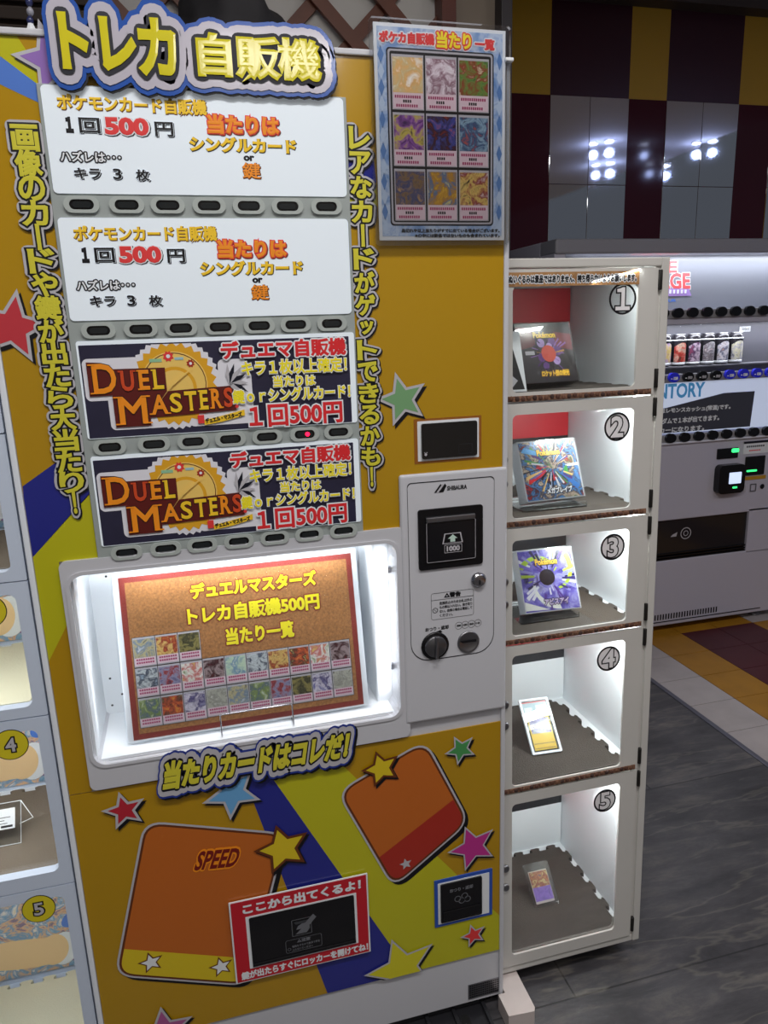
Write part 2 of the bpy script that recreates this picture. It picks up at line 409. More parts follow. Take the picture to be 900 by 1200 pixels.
# small round ceiling spots, seen only in the mirrors
M_LED = mat('led_face', (214, 222, 255), .5, emit=26.)
spots = []
for px, py in ((694, 169), (713, 166), (697, 194), (714, 192), (756, 169), (762, 192), (780, 191), (817, 165), (838, 165)):
    X_, Z_ = at(px, py, WY - .016); f_ = (CEIL - .01) / Z_; spots.append((X_ * f_, 2 * (WY - .016) + 1.2 - (WY - .016 + 1.2) * f_))
places = ['leftmost of the nearer row in the mirrors', 'second of the nearer row in the mirrors', 'leftmost of the farther row in the mirrors', 'second of the farther row in the mirrors', 'third of the nearer row, over the maroon strip',
          'third of the farther row, over the maroon strip', 'rightmost of the farther row in the mirrors', 'fourth of the nearer row in the mirrors', 'rightmost of the nearer row in the mirrors']
for (x, y), pl in zip(spots, places):
    t = thing('ceiling_spotlight', 'small round white ceiling spotlight ' + pl, 'spotlight', (x, y, CEIL), 'ceiling spotlights by the drinks machine')
    G(t).lathez(x, y, [(.046, CEIL), (.046, CEIL - .012), (.036, CEIL - .012), (.034, CEIL - .004)], M_WHITE).build('housing', t)
    G(t).lathez(x, y, [(.033, CEIL - .006), (.033, CEIL - .008)], M_LED).build('lamp_face', t)
    pl_ = bpy.data.lights.new('spot_glow', 'POINT'); pl_.energy = 1.1; pl_.color = (.45, .55, 1.0); pl_.shadow_soft_size = .03
    po_ = bpy.data.objects.new('spot_glow', pl_); COL.objects.link(po_); po_.location = (x, y, CEIL + EYE - .10)
pl = ['behind the photographer', 'left of the photographer', 'in front of the card vending machine', 'added to light the drinks machine']
for (x, y, sx, sy, p), q in zip(PANELS, pl):
    t = thing('ceiling_light', 'white fluorescent ceiling light panel ' + q, 'ceiling light', (x, y, CEIL), 'fluorescent ceiling panels')
    q2 = G(t)
    for a in ((x - sx / 2 - .03, x - sx / 2, y - sy / 2 - .03, y + sy / 2 + .03), (x + sx / 2, x + sx / 2 + .03, y - sy / 2 - .03, y + sy / 2 + .03),
              (x - sx / 2, x + sx / 2, y - sy / 2 - .03, y - sy / 2), (x - sx / 2, x + sx / 2, y + sy / 2, y + sy / 2 + .03)):
        q2.box(a[0], a[1], a[2], a[3], CEIL - .04, CEIL, M_WHITE, .002)
    q2.build('frame', t)

# ================================================================== THE CARD VENDING MACHINE
VX0, VX1, VT, VB = -.263, .540, .402, -1.402
vm = thing('card_vending_machine', 'tall gold and white trading card vending machine with a lit display window', 'vending machine', (.14, 0, FLOOR))
WX0, WX1, WZ0, WZ1 = -.206, .329, -.696, -.361       # display window opening
RD = .17                                             # depth of the lit recess
g = G(vm); o_ = rrect(VX0, VX1, -.80, VT, .004); i_ = rrect(WX0, WX1, WZ0, WZ1, .022)
g.frame(rrect(VX0, VX1, VB, VT, .005), i_, .002, RD, M_WHITE)
g.box(VX0, VX1, RD, .72, VB, VT, M_WHITE, .004)
g.build('cabinet', vm)
g = G(vm); g.box(WX0 - .003, WX1 + .003, RD - .004, RD - .001, WZ0 - .003, WZ1 + .003, M_INSIDE)
g.box(WX0 - .002, WX0 + .004, .006, RD - .004, WZ0, WZ1, M_INSIDE); g.box(WX0, WX1, .006, RD - .004, WZ0 - .002, WZ0 + .004, M_INSIDE)
g.box(WX0, WX1, .006, RD - .004, WZ1 - .004, WZ1 + .002, M_INSIDE)
g.box(WX1 - .03, WX1 + .002, .05, RD - .004, WZ0, WZ1, M_INSIDE, .004)
for z, y, x in ((-.42, .03, WX1 - .001), (-.61, .03, WX1 - .001)): g.box(x - .006, x, y - .004, y + .004, z - .008, z + .004, M_CHROME, .001)
for x, z in ((-.172, -.42), (-.188, -.62), (-.17, -.655), (-.19, -.675), (-.16, -.68)): g.disc(x, z, .0022, RD - .0045, M_INK, 10)
g.build('display_recess', vm)
area('display_lamp', ((WX0 + WX1) / 2, .05, WZ1 - .012), (math.radians(25), 0, 0), .40, .03, .85, (.93, .97, 1.0))
area('display_lamp', (WX0 + .012, .035, (WZ0 + WZ1) / 2), (math.radians(90), 0, math.radians(-40)), .02, .28, .11, (.93, .97, 1.0))
area('display_lamp', (WX1 - .012, .035, (WZ0 + WZ1) / 2), (math.radians(90), 0, math.radians(40)), .02, .28, .11, (.93, .97, 1.0))
# moulded white surround of the window
g = G(vm); g.frame(rrect(-.218, .347, -.742, -.336, .012), rrect(WX0, WX1, WZ0, WZ1, .022), -.006, .004, M_WHITE)
g.frame(rrect(WX0 - .006, WX1 + .006, WZ0 - .006, WZ1 + .006, .026), rrect(WX0, WX1, WZ0, WZ1, .022), -.008, -.005, M_WHITE)
g.build('window_surround', vm)
G(vm).rr(WX0 + .001, WX1 - .001, WZ0 + .001, WZ1 - .001, .021, .0, .002, glass('display_pane', gloss=.03)).build('window_pane', vm)
# side trims; the left one's near-white colour stands in for a highlight on chrome
G(vm).box(VX0, VX0 + .009, -.004, .004, VB, VT, mat('side_trim', (236, 242, 250), .2), .002).build('edge_trim', vm)
G(vm).box(VX1 - .009, VX1, -.004, .004, VB, VT, M_WHITE, .002).build('edge_trim', vm)
G(vm).box(VX0, VX1, -.006, .004, VT - .005, VT + .004, M_WHITE, .002).build('top_trim', vm)

# ---- upper wrap (gold vinyl with stripes, stars and the two columns of lettering)
UX0, UX1 = -.253, .531
g = G(vm); y1 = -.0012
g.box(UX0, UX1, -.001, .0015, -.337, .398, M_GOLD)
g.box(UX0, -.217, -.001, .0015, -.745, -.337, M_GOLD)
LB = (UX0, -.157, -.337, .398)
def bandp(pts, m, box, k=0): g.poly(clip(pts, *box), y1 - .0002 * k, m)
bandp([(-.32, .50), (-.180, .405), (-.120, .30), (-.157, .339), (-.27, .425)], M_YEL, LB)
bandp([(-.27, .425), (-.200, .372), (-.10, .295), (-.10, .288), (-.160, .317), (-.27, .367)], M_LBLUE, LB)
bandp([(-.252, -.213), (-.140, -.141), (-.140, -.215), (-.26, -.332)], M_BLUE, (UX0, -.157, -.745, .398))
bandp([(-.26, -.332), (-.140, -.213), (-.140, -.337), (-.217, -.337), (-.217, -.44), (-.26, -.512)], M_YEL, (UX0, -.157, -.745, .398))
bandp([(.262, .258), (.312, .268), (.316, .222), (.30, .206), (.28, .20), (.262, .203)], M_BLUE, (.27, .34, 0, .4))
bandp([(.262, .203), (.28, .20), (.30, .206), (.316, .222), (.316, .185), (.262, .165)], M_YEL, (.27, .34, 0, .4))
# stars
def pstar(px, py, r, rot, m, y=-.0022, inner=.45, box=None, rim=M_GREYINK, rw=.006, sh=M_INK):
    c = at(px, py, 0); g.star(c[0], c[1], r, rot, m, y, rim, rw, sh, box, inner)
pstar(61, 72, .040, 12, mat('purple_star', (150, 112, 190), .3))
pstar(15, 383, .043, -14, mat('red_star', (198, 60, 70), .3), box=(UX0, -.15, -1, 1))
pstar(471, 468, .036, 14, mat('green_star', (120, 166, 118), .3))
LAY = [(M_INK, .0075, (.002, -.002)), (M_GREYINK, .0072), (M_INK, .0040), (M_LIME, .0014)]
def column(s, xc, ztop, zbot, wd):
    n = len(s); st = (ztop - zbot) / n
    for i, ch in enumerate(s):
        zc = ztop - (i + .5) * st; hh = wd * .46
        if ch == 'ー':  g.text(ch, xc - hh, xc + hh, zc - .003, zc + .003, -.0034, LAY, rot=-PI / 2)
        elif ch == 'ッ': g.text(ch, xc - hh * .6, xc + hh * .7, zc - hh * .65, zc + hh * .65, -.0034, LAY)
        elif ch == '！': g.text(ch, xc - hh * .17, xc + hh * .17, zc - hh, zc + hh, -.0034, LAY)
        else: g.text(ch, xc - hh, xc + hh, zc - hh * .98, zc + hh * .98, -.0034, LAY)
column('画像のカードや鍵が出たら大当たり！', -.182, .287, -.260, .038)
column('レアなカードがゲットできるかも！', .2905, .302, -.260, .036)
g.build('vinyl_wrap', vm)

# ---- lower wrap
LW = (UX0, UX1, -1.283, -.747)
g = G(vm); y1 = -.0012
g.box(LW[0], LW[1], -.001, .0015, LW[2], LW[3], M_GOLD)
bl = lambda z: .0335 - .245 * (z + .760); by = lambda z: .0755 - .493 * (z + .760); yg = lambda z: .200 - .758 * (z + .760)
za, zb = -.747, -1.283
bandp([(bl(za), za), (by(za), za), (by(zb), zb), (bl(zb), zb)], M_BLUE, LW)
bandp([(by(za), za), (yg(za), za), (yg(zb), zb), (by(zb), zb)], M_YEL, LW)
LWB = LW
# two plain printed card shapes (no faces or limbs)
M_OR = mat('orange_print', (196, 104, 34), .28, coat=.3); M_BR = mat('brown_ink', (104, 52, 22), .4); M_DR = mat('dark_red_print', (172, 46, 32), .28, coat=.3)
def cardshape(c4, r, body, band, f):
    """rounded quadrilateral with outline; band covers the lowest share f"""
    P = [at(*p, 0) for p in c4]; cx = sum(p[0] for p in P) / 4; cz = sum(p[1] for p in P) / 4
    def rq(grow):
        Q = []
        for i in range(4):
            p = Vector(P[i]); a = (Vector(P[i - 1]) - p).normalized(); b = (Vector(P[(i + 1) % 4]) - p).normalized()
            p = p - (a + b) * grow
            rr_ = r + grow
            for k in range(7):
                t = k / 6; Q.append(tuple((p + a * rr_) * (1 - t) ** 2 + p * 2 * t * (1 - t) + (p + b * rr_) * t ** 2))
        return Q
    g.poly(clip([(x + .007, z - .008) for x, z in rq(.008)], *LWB), -.0020, M_INK)
    g.poly(clip(rq(.008), *LWB), -.0023, M_GREYINK); g.poly(clip(rq(.004), *LWB), -.0026, M_BR); g.poly(rq(.0), -.0029, body)
    tl, tr, br, bl_ = [Vector(p) for p in P]
    a = bl_.lerp(tl, f); b = br.lerp(tr, f); n = (tl - bl_).normalized()
    Q = rq(-.0004); out = []
    for i in range(len(Q)):                                  # keep what lies below the line a-b
        def side(p): return (b.x - a.x) * (p[1] - a.y) - (b.y - a.y) * (p[0] - a.x)
        s0, s1 = side(Q[i - 1]), side(Q[i])
        if s0 * s1 < 0:
            t = s0 / (s0 - s1); out.append((Q[i - 1][0] + (Q[i][0] - Q[i - 1][0]) * t, Q[i - 1][1] + (Q[i][1] - Q[i - 1][1]) * t))
        if s1 <= 0: out.append(Q[i])
    g.poly(out, -.0032, band)
M_YB = mat('band_yellow', (222, 196, 34), .28, coat=.3)
cardshape([(173, 966), (330, 979), (287, 1150), (140, 1139)], .028, M_OR, M_YB, .17)
cardshape([(400, 928), (496, 872), (545, 962), (462, 1034)], .030, M_OR, M_DR, .30)
for px, py, r in ((177, 1126, .018), (259, 1131, .018)): pstar(px, py, r, 8, M_PAPER, -.0036, rim=M_BR, rw=.003, sh=None)
pstar(475, 1011, .013, 10, M_GREYINK, -.0036, rim=None, sh=None)
g.ptext('SPEED', (229, 1001), (281, 1012), -.0036, [(M_INKO, .0042), (mat('dark_red_ink', (120, 24, 18), .4), .0012)], shear=.25, rot=-.12)
# loose stars of the wrap
pstar(146, 948, .027, 8, mat('crimson_star', (186, 40, 56), .3), -.004)
pstar(272, 928, .043, 172, mat('sky_star', (108, 170, 220), .3), -.004)
pstar(331, 993, .043, 10, M_YB, -.0045, .5, rim=M_BR, rw=.006); pstar(446, 899, .030, 14, M_YB, -.0045, .5, rim=M_BR, rw=.005)
pstar(539, 877, .026, 24, mat('leaf_star', (74, 150, 86), .3), -.004, rw=.004)
pstar(553, 991, .047, 18, mat('magenta_star', (190, 52, 140), .3), -.0045, rw=.004)
pstar(554, 1094, .022, 14, M_RED, -.004, rw=.004)
pstar(470, 1133, .070, 14, mat('pale_yellow_star', (216, 208, 44), .3), -.004, box=LW, rw=.005)
pstar(192, 1206, .046, 0, mat('pink_star', (176, 92, 150), .3), -.004, box=LW)
# the slanting caption
g.text('当たりカードはコレだ！', -.099, .228, -.762, -.708, -.0086, [(M_INK, .0165, (.004, -.004)), (mat('caption_blue', (40, 60, 150), .3), .0165), (M_GREYINK, .0135), (M_NAVY, .0058), (M_LIME, .0026)], rot=.0, shear=.18)
g.build('vinyl_wrap', vm)

# ---- selector panel with the four banners and four rows of buttons
g = G(vm); g.box(-.159, .272, -.0045, .001, -.338, .340, M_PANEL, .001); g.build('selector_panel', vm)
def banner_white(z0, z1):
    g = G(vm); x0, x1 = -.154, .267; y = -.0062
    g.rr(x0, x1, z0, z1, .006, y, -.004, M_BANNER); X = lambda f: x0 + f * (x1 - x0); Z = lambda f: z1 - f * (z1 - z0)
    def tx(s, a, b, c, d, L, **k): g.text(s, X(a), X(b), Z(d), Z(c), y - .0004, L, step=.0003, **k)
    O = [(M_BR, .0013, (.0007, -.0007)), (M_INKG, .0008)]
    tx('ポケモンカード自販機', .045, .522, .075, .225, O)
    K = [(M_INK, .0008, (.0014, -.0014)), (M_BANNER, .0011), (M_INK, .0006)]
    tx('１', .062, .088, .285, .43, [(M_INK, .0016)]); tx('回', .105, .17, .285, .43, K); tx('500', .185, .325, .27, .44, [(M_INK, .0036, (.001, -.001)), (M_PAPER, .0034), (M_RED, .0018)]); tx('円', .345, .405, .30, .44, K)
    D = [(M_INK, .0022), (M_PAPER, .0004)]
    tx('ハズレは･･･', .035, .225, .60, .70, D); tx('キラ', .072, .155, .755, .86, K); tx('3', .195, .222, .755, .86, K); tx('枚', .268, .312, .76, .87, K)
    tx('当たりは', .52, .765, .21, .40, [(M_BR, .0034, (.001, -.001)), (M_RED, .0028), (M_INKO, .0014)])
    tx('シングルカード', .455, .822, .425, .575, [(M_INK, .0018, (.0006, -.0006)), (M_INKG, .0011)])
    tx('or', .635, .672, .60, .655, [(M_INK, .0008)]); tx('鍵', .628, .69, .67, .83, [(M_BR, .0012, (.0006, -.0006)), (M_INKO, .0004)])
    G_ = g.build('banner', vm); G_['label'] = 'white card banner'
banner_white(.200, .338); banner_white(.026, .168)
def serif(g, ch, x0, x1, z0, z1, y, L): g.text(ch, x0, x1, z0, z1, y, L, step=.0003)
def banner_dark(z0, z1):
    g = G(vm); x0, x1 = -.151, .269; y = -.0062
    g.rr(x0, x1, z0, z1 + .003, .004, y, -.004, M_BANNER); g.rr(x0 + .003, x1 - .009, z0 + .001, z1 - .003, .001, y - .0003, y, M_DARKPAPER)
    X = lambda f: x0 + f * (x1 - x0); Z = lambda f: z1 - f * (z1 - z0); W = x1 - x0; H = z1 - z0
    gy = mat('gear_gold', (230, 170, 40), .35); gl = mat('gear_light', (244, 206, 110), .35); glow = mat('white_halo', (232, 232, 240), .4); ox = mat('oxblood_ink', (96, 26, 22), .4)
    cx, cz, R = X(.322), Z(.46), .062
    def gear(r, n, d, k): return [(cx + (r + (d if i % 2 else 0)) * math.cos(i * PI / n), cz + (r + (d if i % 2 else 0)) * math.sin(i * PI / n)) for i in range(2 * n)]
    bx = (x0 + .003, x1 - .010, z0 + .002, z1 - .005); yy = y - .0006
    g.poly(clip(gear(R + .004, 40, .004, 0), *bx), yy, glow)
    for a, b, c, d, e in ((.012, .30, .16, .60, 0), (.085, .56, .48, .92, 1), (.36, .60, .36, .93, 2), (.48, .585, .22, .70, 3)): g.rr(X(a), X(b), Z(d), Z(c), .008, yy - .0001 - .00005 * e, yy, glow)
    g.poly(clip(gear(R - .005, 26, .0065, 0), *bx), yy - .0005, gy); g.disc(cx, cz, R - .013, yy - .0008, gl, 40); g.ring(cx, cz, R - .016, R - .0148, yy - .001, ox)
    g.disc(cx, cz - .006, R * .52, yy - .0011, gy, 30); g.disc(cx, cz - .006, R * .44, yy - .0013, gl, 30)
    for dx, dz, m_, rr_ in ((-.006, .042, M_RED, .0085), (.026, .030, M_DR, .0065)):
        g.poly([(cx + dx + (rr_ if i % 2 else rr_ * .72) * math.cos(i * PI / 8), cz + dz + (rr_ if i % 2 else rr_ * .72) * math.sin(i * PI / 8)) for i in range(16)], yy - .0013, m_)
        g.disc(cx + dx, cz + dz, rr_ * .35, yy - .0015, M_PAPER, 12)
    g.box(cx - .034, cx - .016, yy - .0013, yy, cz + .034, cz + .039, mat('gear_green', (150, 200, 160), .4)); g.box(cx + .003, cx + .016, yy - .0013, yy, cz + .036, cz + .040, mat('gear_cyan', (160, 200, 210), .4))
    g.poly([(X(.026), Z(.195)), (X(.075), Z(.205)), (X(.115), Z(.275)), (X(.292), Z(.28)), (X(.292), Z(.53)), (X(.20), Z(.545)), (X(.026), Z(.55))], yy - .0018, ox)
    g.poly([(X(.102), Z(.545)), (X(.30), Z(.53)), (X(.53), Z(.505)), (X(.535), Z(.775)), (X(.30), Z(.80)), (X(.225), Z(.805)), (X(.225), Z(.89)), (X(.102), Z(.89))], yy - .00185, ox)
    g.poly([(cx + .032, cz + .026), (cx - .010, cz - .008), (cx - .028, cz - .030), (cx - .000, cz + .006)], yy - .0042, gl)
    L1 = [(M_INK, .0022), (M_INKO, .0011)]; L2 = [(M_INK, .0020), (M_INKG, .0010)]
    red2 = [(M_INK, .0020), (mat('scarlet_ink', (214, 76, 36), .4), .0011)]
    def srf(ch, a, b, c, d, L):
        serif(g, ch, X(a), X(b), Z(d), Z(c), yy - .0024, L)
        if ch in 'DUELMATR':       # slab serifs
            wv = (X(b) - X(a)) * .30; t = .0022
            for zc, xs_ in ((Z(d) + t / 2, {'U': (), 'D': (a,), 'E': (a,), 'L': (a,), 'M': (a, b), 'A': (a, b), 'T': ((a + b) / 2,), 'R': (a, b)}[ch]),
                            (Z(c) - t / 2, {'U': (a, b), 'D': (a,), 'E': (a,), 'L': (a,), 'M': (a, b), 'A': (), 'T': (), 'R': (a,)}[ch])):
                for f in xs_: g.box(X(f) - wv / 2, X(f) + wv / 2, yy - .0034, yy - .0028, zc - t / 2, zc + t / 2, L[-1][0])
    srf('D', .042, .122, .215, .525, L1); srf('U', .136, .182, .295, .51, red2); srf('E', .198, .235, .295, .505, L1); srf('L', .248, .284, .295, .505, L2)
    srf('M', .118, .216, .565, .865, L1); srf('A', .232, .290, .565, .775, L1); srf('S', .298, .340, .555, .765, L2); srf('T', .350, .395, .545, .755, L2)
    srf('E', .405, .435, .54, .75, L2); srf('R', .446, .484, .53, .745, L1); srf('S', .492, .526, .525, .74, red2); g.disc(X(.538), Z(.735), .0028, yy - .0034, M_RED, 10)
    g.poly([(X(.415), Z(.865)), (X(.48), Z(.83)), (X(.565), Z(.775)), (X(.565), Z(.84)), (X(.48), Z(.895)), (X(.415), Z(.92))], yy - .0022, M_INKG)
    g.box(X(.392), X(.415), yy - .0024, yy, Z(.90), Z(.81), M_RED)
    g.text('デュエル・マスターズ', X(.418), X(.555), Z(.878), Z(.822), yy - .0026, [(M_INK, .0004)], rot=.13, step=.0003)
    # dark wisps at the end of the word
    for k in range(7):
        a = math.radians(100 - 24 * k); q = (X(.525), Z(.50)); p2 = (q[0] + .026 * math.cos(a), q[1] + .034 * math.sin(a)); nx = (-math.sin(a) * .003, math.cos(a) * .003)
        g.poly([(q[0] + nx[0], q[1] + nx[1]), ((q[0] + p2[0]) / 2 + nx[0] * 2, (q[1] + p2[1]) / 2 + nx[1] * 2), p2, (q[0] - nx[0], q[1] - nx[1])], yy - .0021 - .0001 * k, M_NAVY if k % 2 else M_GREYINK)
    R_ = [(M_PAPER, .0034), (mat('signal_red', (226, 44, 50), .4), .0012)]; Y_ = [(M_PAPER, .0018), (M_INKY, .0007)]
    def tx(s, a, b, c, d, L, **k): g.text(s, X(a), X(b), Z(d), Z(c), yy - .0030, L, step=.0003, **k)
    tx('デュエマ自販機', .495, .965, .03, .225, R_)
    tx('キラ１枚以上確定！', .565, .965, .245, .41, Y_); tx('当たりは', .68, .84, .425, .55, Y_); tx('鍵ｏｒシングルカード！', .525, .975, .555, .71, Y_)
    tx('１回500円', .58, .94, .735, .985, R_)
    g.build('banner', vm)['label'] = 'black game banner with gold gear logo'
banner_dark(-.148, -.006); banner_dark(-.318, -.178)
slots = [(.1855, [-.119, -.058, -.001, .058, .116, .174, .234]), (.0115, [-.117, -.057, .001, .060, .119, .176, .234]),
         (-.162, [-.121, -.056, .003, .061, .119, .180, .236]), (-.3355, [-.115, -.055, .002, .061, .120, .178, .237])]
b0 = None
for r, (z, xs) in enumerate(slots):
    if r == 3: z += .004
    for k, x in enumerate(xs):
        if b0 is None:
            q = G(local=True); q.frame(rrect(-.024, .024, -.0112, .0112, .011), rrect(-.0165, .0165, -.0068, .0068, .0067), -.0035, .001, M_BEZEL)
            q.rr(-.0168, .0168, -.007, .007, .0069, -.0012, .0004, M_BLACK); b0 = q.build('selection_button', vm)
            lens = G(local=True).rr(-.0125, .0125, -.0042, .0042, .004, -.0026, -.001, mat('smoked_lens', (34, 38, 40), .12)).build('button_lens', b0)
            b = b0
        else:
            b = b0.copy(); COL.objects.link(b); b.parent = vm
            c = lens.copy(); COL.objects.link(c); c.parent = b
        b.location = (x - vm.location.x, -.0046, z + EYE - vm.location.z)
G(vm).rr(.181, .188, -.1655, -.1585, .0034, -.0088, -.006, mat('red_led', (255, 20, 60), .4, emit=3.5)).build('indicator_light', vm)

# ---- small display above the coin panel
g = G(vm); g.rr(.368, .491, -.227, -.150, .001, -.0016, -.0005, mat('brown_edge', (150, 92, 30), .4)); g.rr(.374, .486, -.223, -.154, .001, -.0022, -.0012, M_PAPER); g.build('display_label', vm)
g = G(vm); g.rr(.380, .4815, -.219, -.158, .004, -.006, -.0015, mat('black_glass', (8, 8, 11), .06, coat=1.), 6)
g.text('￥', .384, .390, -.214, -.207, -.0062, [(M_GREYINK, .0003)]); g.line(.447, .472, -.214, -.197, .001, .0006, -.0063, mat('faint_grey_ink', (46, 46, 52), .4))
g.build('price_display', vm)

# ---- coin panel
cp = G(vm); cp.box(.338, .5385, -.008, .001, -.716, -.2435, M_WHITE, .005, 3)
o1 = rrect(.350, .514, -.592, -.258, .03)
pts = []
for ax, az, r, a0 in ((.513, -.258, .008, 0), (.351, -.258, .008, 90), (.351, -.593, .036, 180), (.513, -.593, .036, 270)):
    cx_ = ax - r if a0 in (0, 270) else ax + r; cz_ = az - r if a0 in (0, 90) else az + r
    for i in range(9): t = math.radians(a0 + 90 * i / 8); pts.append((cx_ + r * math.cos(t), cz_ + r * math.sin(t)))
inn = []
cxm, czm = .432, -.4255
for x, z in pts: d = Vector((cxm - x, czm - z)).normalized() * .0018; inn.append((x + d.x, z + d.y))
n = len(pts); cp.raw([(x, -.0084, z) for x, z in pts + inn], [[k, (k + 1) % n, n + (k + 1) % n, n + k] for k in range(n)], M_INK)
T1 = [(M_INK, .0004)]
cp.text('SHIBAURA', .424, .461, -.277, -.269, -.0084, T1)
for k in range(3): cp.poly([(.400 + k * .004, -.279), (.412 + k * .004, -.264), (.415 + k * .004, -.268), (.409 + k * .004, -.279)], -.0085 - .0001 * k, M_INK if k != 1 else M_GREYINK)
cp.line(.391, .473, -.515, -.464, .004, .0006, -.0084, M_INK); cp.box(.391, .473, -.0085, -.0083, -.4776, -.4770, M_INK)
cp.text('△警告', .416, .448, -.4755, -.4655, -.0084, [(M_INK, .0006)])
for k, s in enumerate(['危険防止のためお札以外の', 'もの等は入れない。抜き取り', 'ない。故障の場合は電話して', 'ください。']):
    cp.text(s, .407, .470 if k < 3 else .432, -.4875 - .0078 * k, -.4815 - .0078 * k, -.0084, [(M_INK, .00015)])
cp.ring(.3985, -.497, .0042, .0052, -.0084, M_INK); cp.box(.3951, .4019, -.0085, -.0083, -.4973, -.4967, M_INK, rot=Matrix.Rotation(.8, 3, 'Y'))
cp.text('おつり・返却', .379, .424, -.536, -.528, -.0084, [(M_INK, .0003)]); cp.poly([(.390, -.541), (.412, -.541), (.408, -.536)], -.0084, M_INK)
for k, s in enumerate(['500', '100', '50', '10']):
    cp.ring(.4435 + k * .0125, -.5325, .0066, .0072, -.0084, M_INK); cp.text(s, .4395 + k * .0125, .4475 + k * .0125, -.5345, -.5305, -.0085, [(M_INK, .0003)])
cp.build('coin_panel', vm)
g = G(vm); g.rr(.369, .490, -.4175, -.307, .005, -.011, -.007, M_BLACK); acceptor = g.build('bill_acceptor', vm)
g = G(vm); g.rr(.383, .475, -.405, -.322, .003, -.0135, -.0105, mat('black_flap', (20, 20, 24), .15)); g.line(.383, .475, -.404, -.330, .003, .0008, -.0137, M_GREYINK)
g.poly([(.412, -.372), (.416, -.353), (.447, -.353), (.451, -.372)], -.0137, M_GREYINK); g.poly([(.4145, -.3705), (.418, -.3545), (.445, -.3545), (.4485, -.3705)], -.0139, M_BLACK)
g.poly([(.427, -.369), (.436, -.369), (.436, -.363), (.4405, -.363), (.4315, -.3555), (.4225, -.363), (.427, -.363)], -.0141, mat('pale_mint_ink', (200, 226, 214), .4, ))
g.line(.416, .449, -.389, -.374, .0005, .0008, -.0137, M_GREYINK); g.text('1000', .420, .445, -.3865, -.3765, -.0138, [(M_GREYINK, .0007)])
g.build('bill_flap', acceptor)
G(vm).box(.383, .474, -.0165, -.0105, -.330, -.321, M_STEEL, .0015).build('bill_slot_lip', acceptor)
lk = G(vm).lathe(.482, -.448, [(.0145, -.007), (.0145, -.0105), (.0125, -.0115), (.0115, -.015), (.009, -.0155)], M_CHROME).build('key_lock', vm)
G(vm).rr(.4808, .4832, -.4555, -.4465, .001, -.0162, -.0154, M_INK).build('keyhole', lk)
kn = G(vm).lathe(.397, -.565, [(.0265, -.007), (.0265, -.0105), (.0245, -.0115)], M_BLACK).build('return_knob_base', vm)
G(vm).lathe(.397, -.565, [(.0205, -.011), (.0205, -.015), (.0190, -.0165)], mat('dark_steel', (120, 120, 124), .35, metal=.9)).build('return_knob', kn)
G(vm).box(.3945, .3995, -.022, -.016, -.587, -.543, M_STEEL, .0015).build('knob_handle', kn)
cs = G(vm).lathe(.462, -.567, [(.0215, -.007), (.0215, -.010), (.019, -.0115), (.017, -.0100), (.004, -.0098)], M_STEEL).build('coin_slot_plate', vm)
G(vm).rr(.4475, .4765, -.5665, -.5625, .001, -.0126, -.0092, M_INK).build('coin_slot', cs)

# ---- red dispensing slot and blue change return
g = G(vm); M_NR = mat('notice_red', (198, 32, 46), .35)
g.rr(-.012, .252, -1.201, -1.019, .001, -.0082, -.006, M_PAPER); g.rr(-.009, .249, -1.199, -1.021, .001, -.0086, -.006, M_NR); g.rr(.016, .228, -1.173, -1.056, .001, -.009, -.006, M_PAPER)
g.text('ここから出てくるよ！', .012, .238, -1.050, -1.027, -.0092, [(M_PAPER, .0012)])
g.text('鍵が出たらすぐにロッカーを開けてね！', -.001, .247, -1.195, -1.177, -.0092, [(M_PAPER, .0008)])
g.build('slot_notice', vm)
g = G(vm); M_BG2 = mat('black_gloss', (16, 16, 20), .12)
g.rr(.022, .223, -1.169, -1.0595, .003, -.0100, -.008, M_BG2); g.box(.022, .223, -.012, -.0095, -1.169, -1.162, M_BLACK, .001)
gi = mat('slot_ink', (110, 112, 118), .4)
g.line(.086, .156, -1.157, -1.128, .004, .0008, -.0104, gi); g.text('△注意', .108, .134, -1.138, -1.130, -.0104, [(gi, .0005)])
g.text('怪我をするので奥まで手を', .098, .152, -1.147, -1.142, -.0104, [(gi, .0001)]); g.text('入れないでください', .098, .138, -1.1545, -1.1495, -.0104, [(gi, .0001)]); g.ring(.0925, -1.149, .0025, .0033, -.0104, gi)
g.line(.100, .138, -1.122, -1.085, .001, .001, -.0104, gi)
g.poly([(.106, -1.118), (.128, -1.118), (.134, -1.110), (.134, -1.098), (.124, -1.094), (.112, -1.100), (.108, -1.108), (.118, -1.108)], -.0106, gi)
g.poly([(.126, -1.096), (.142, -1.080), (.148, -1.088), (.134, -1.103)], -.0107, gi); g.poly([(.104, -1.090), (.132, -1.090), (.126, -1.096), (.108, -1.096)], -.0106, mat('slot_ink_dark', (60, 62, 66), .4))
g.build('dispensing_flap', vm)
g = G(vm); g.rr(.389, .514, -1.187, -1.076, .001, -.0035, -.001, mat('return_blue', (44, 84, 178), .35)); g.rr(.396, .507, -1.181, -1.083, .001, -.004, -.001, M_PAPER); g.build('return_label', vm)
g = G(vm); g.rr(.401, .490, -1.177, -1.086, .003, -.007, -.003, M_BG2); g.box(.405, .486, -.009, -.0065, -1.173, -1.150, M_BLACK, .001)
g.text('おつり・返却', .420, .470, -1.108, -1.099, -.0074, [(gi, .0004)])
for a, b in ((.437, -1.126), (.452, -1.122), (.446, -1.132), (.458, -1.131)): g.ring(a, b, .0055, .007, -.0074, gi)
g.build('change_return', vm)
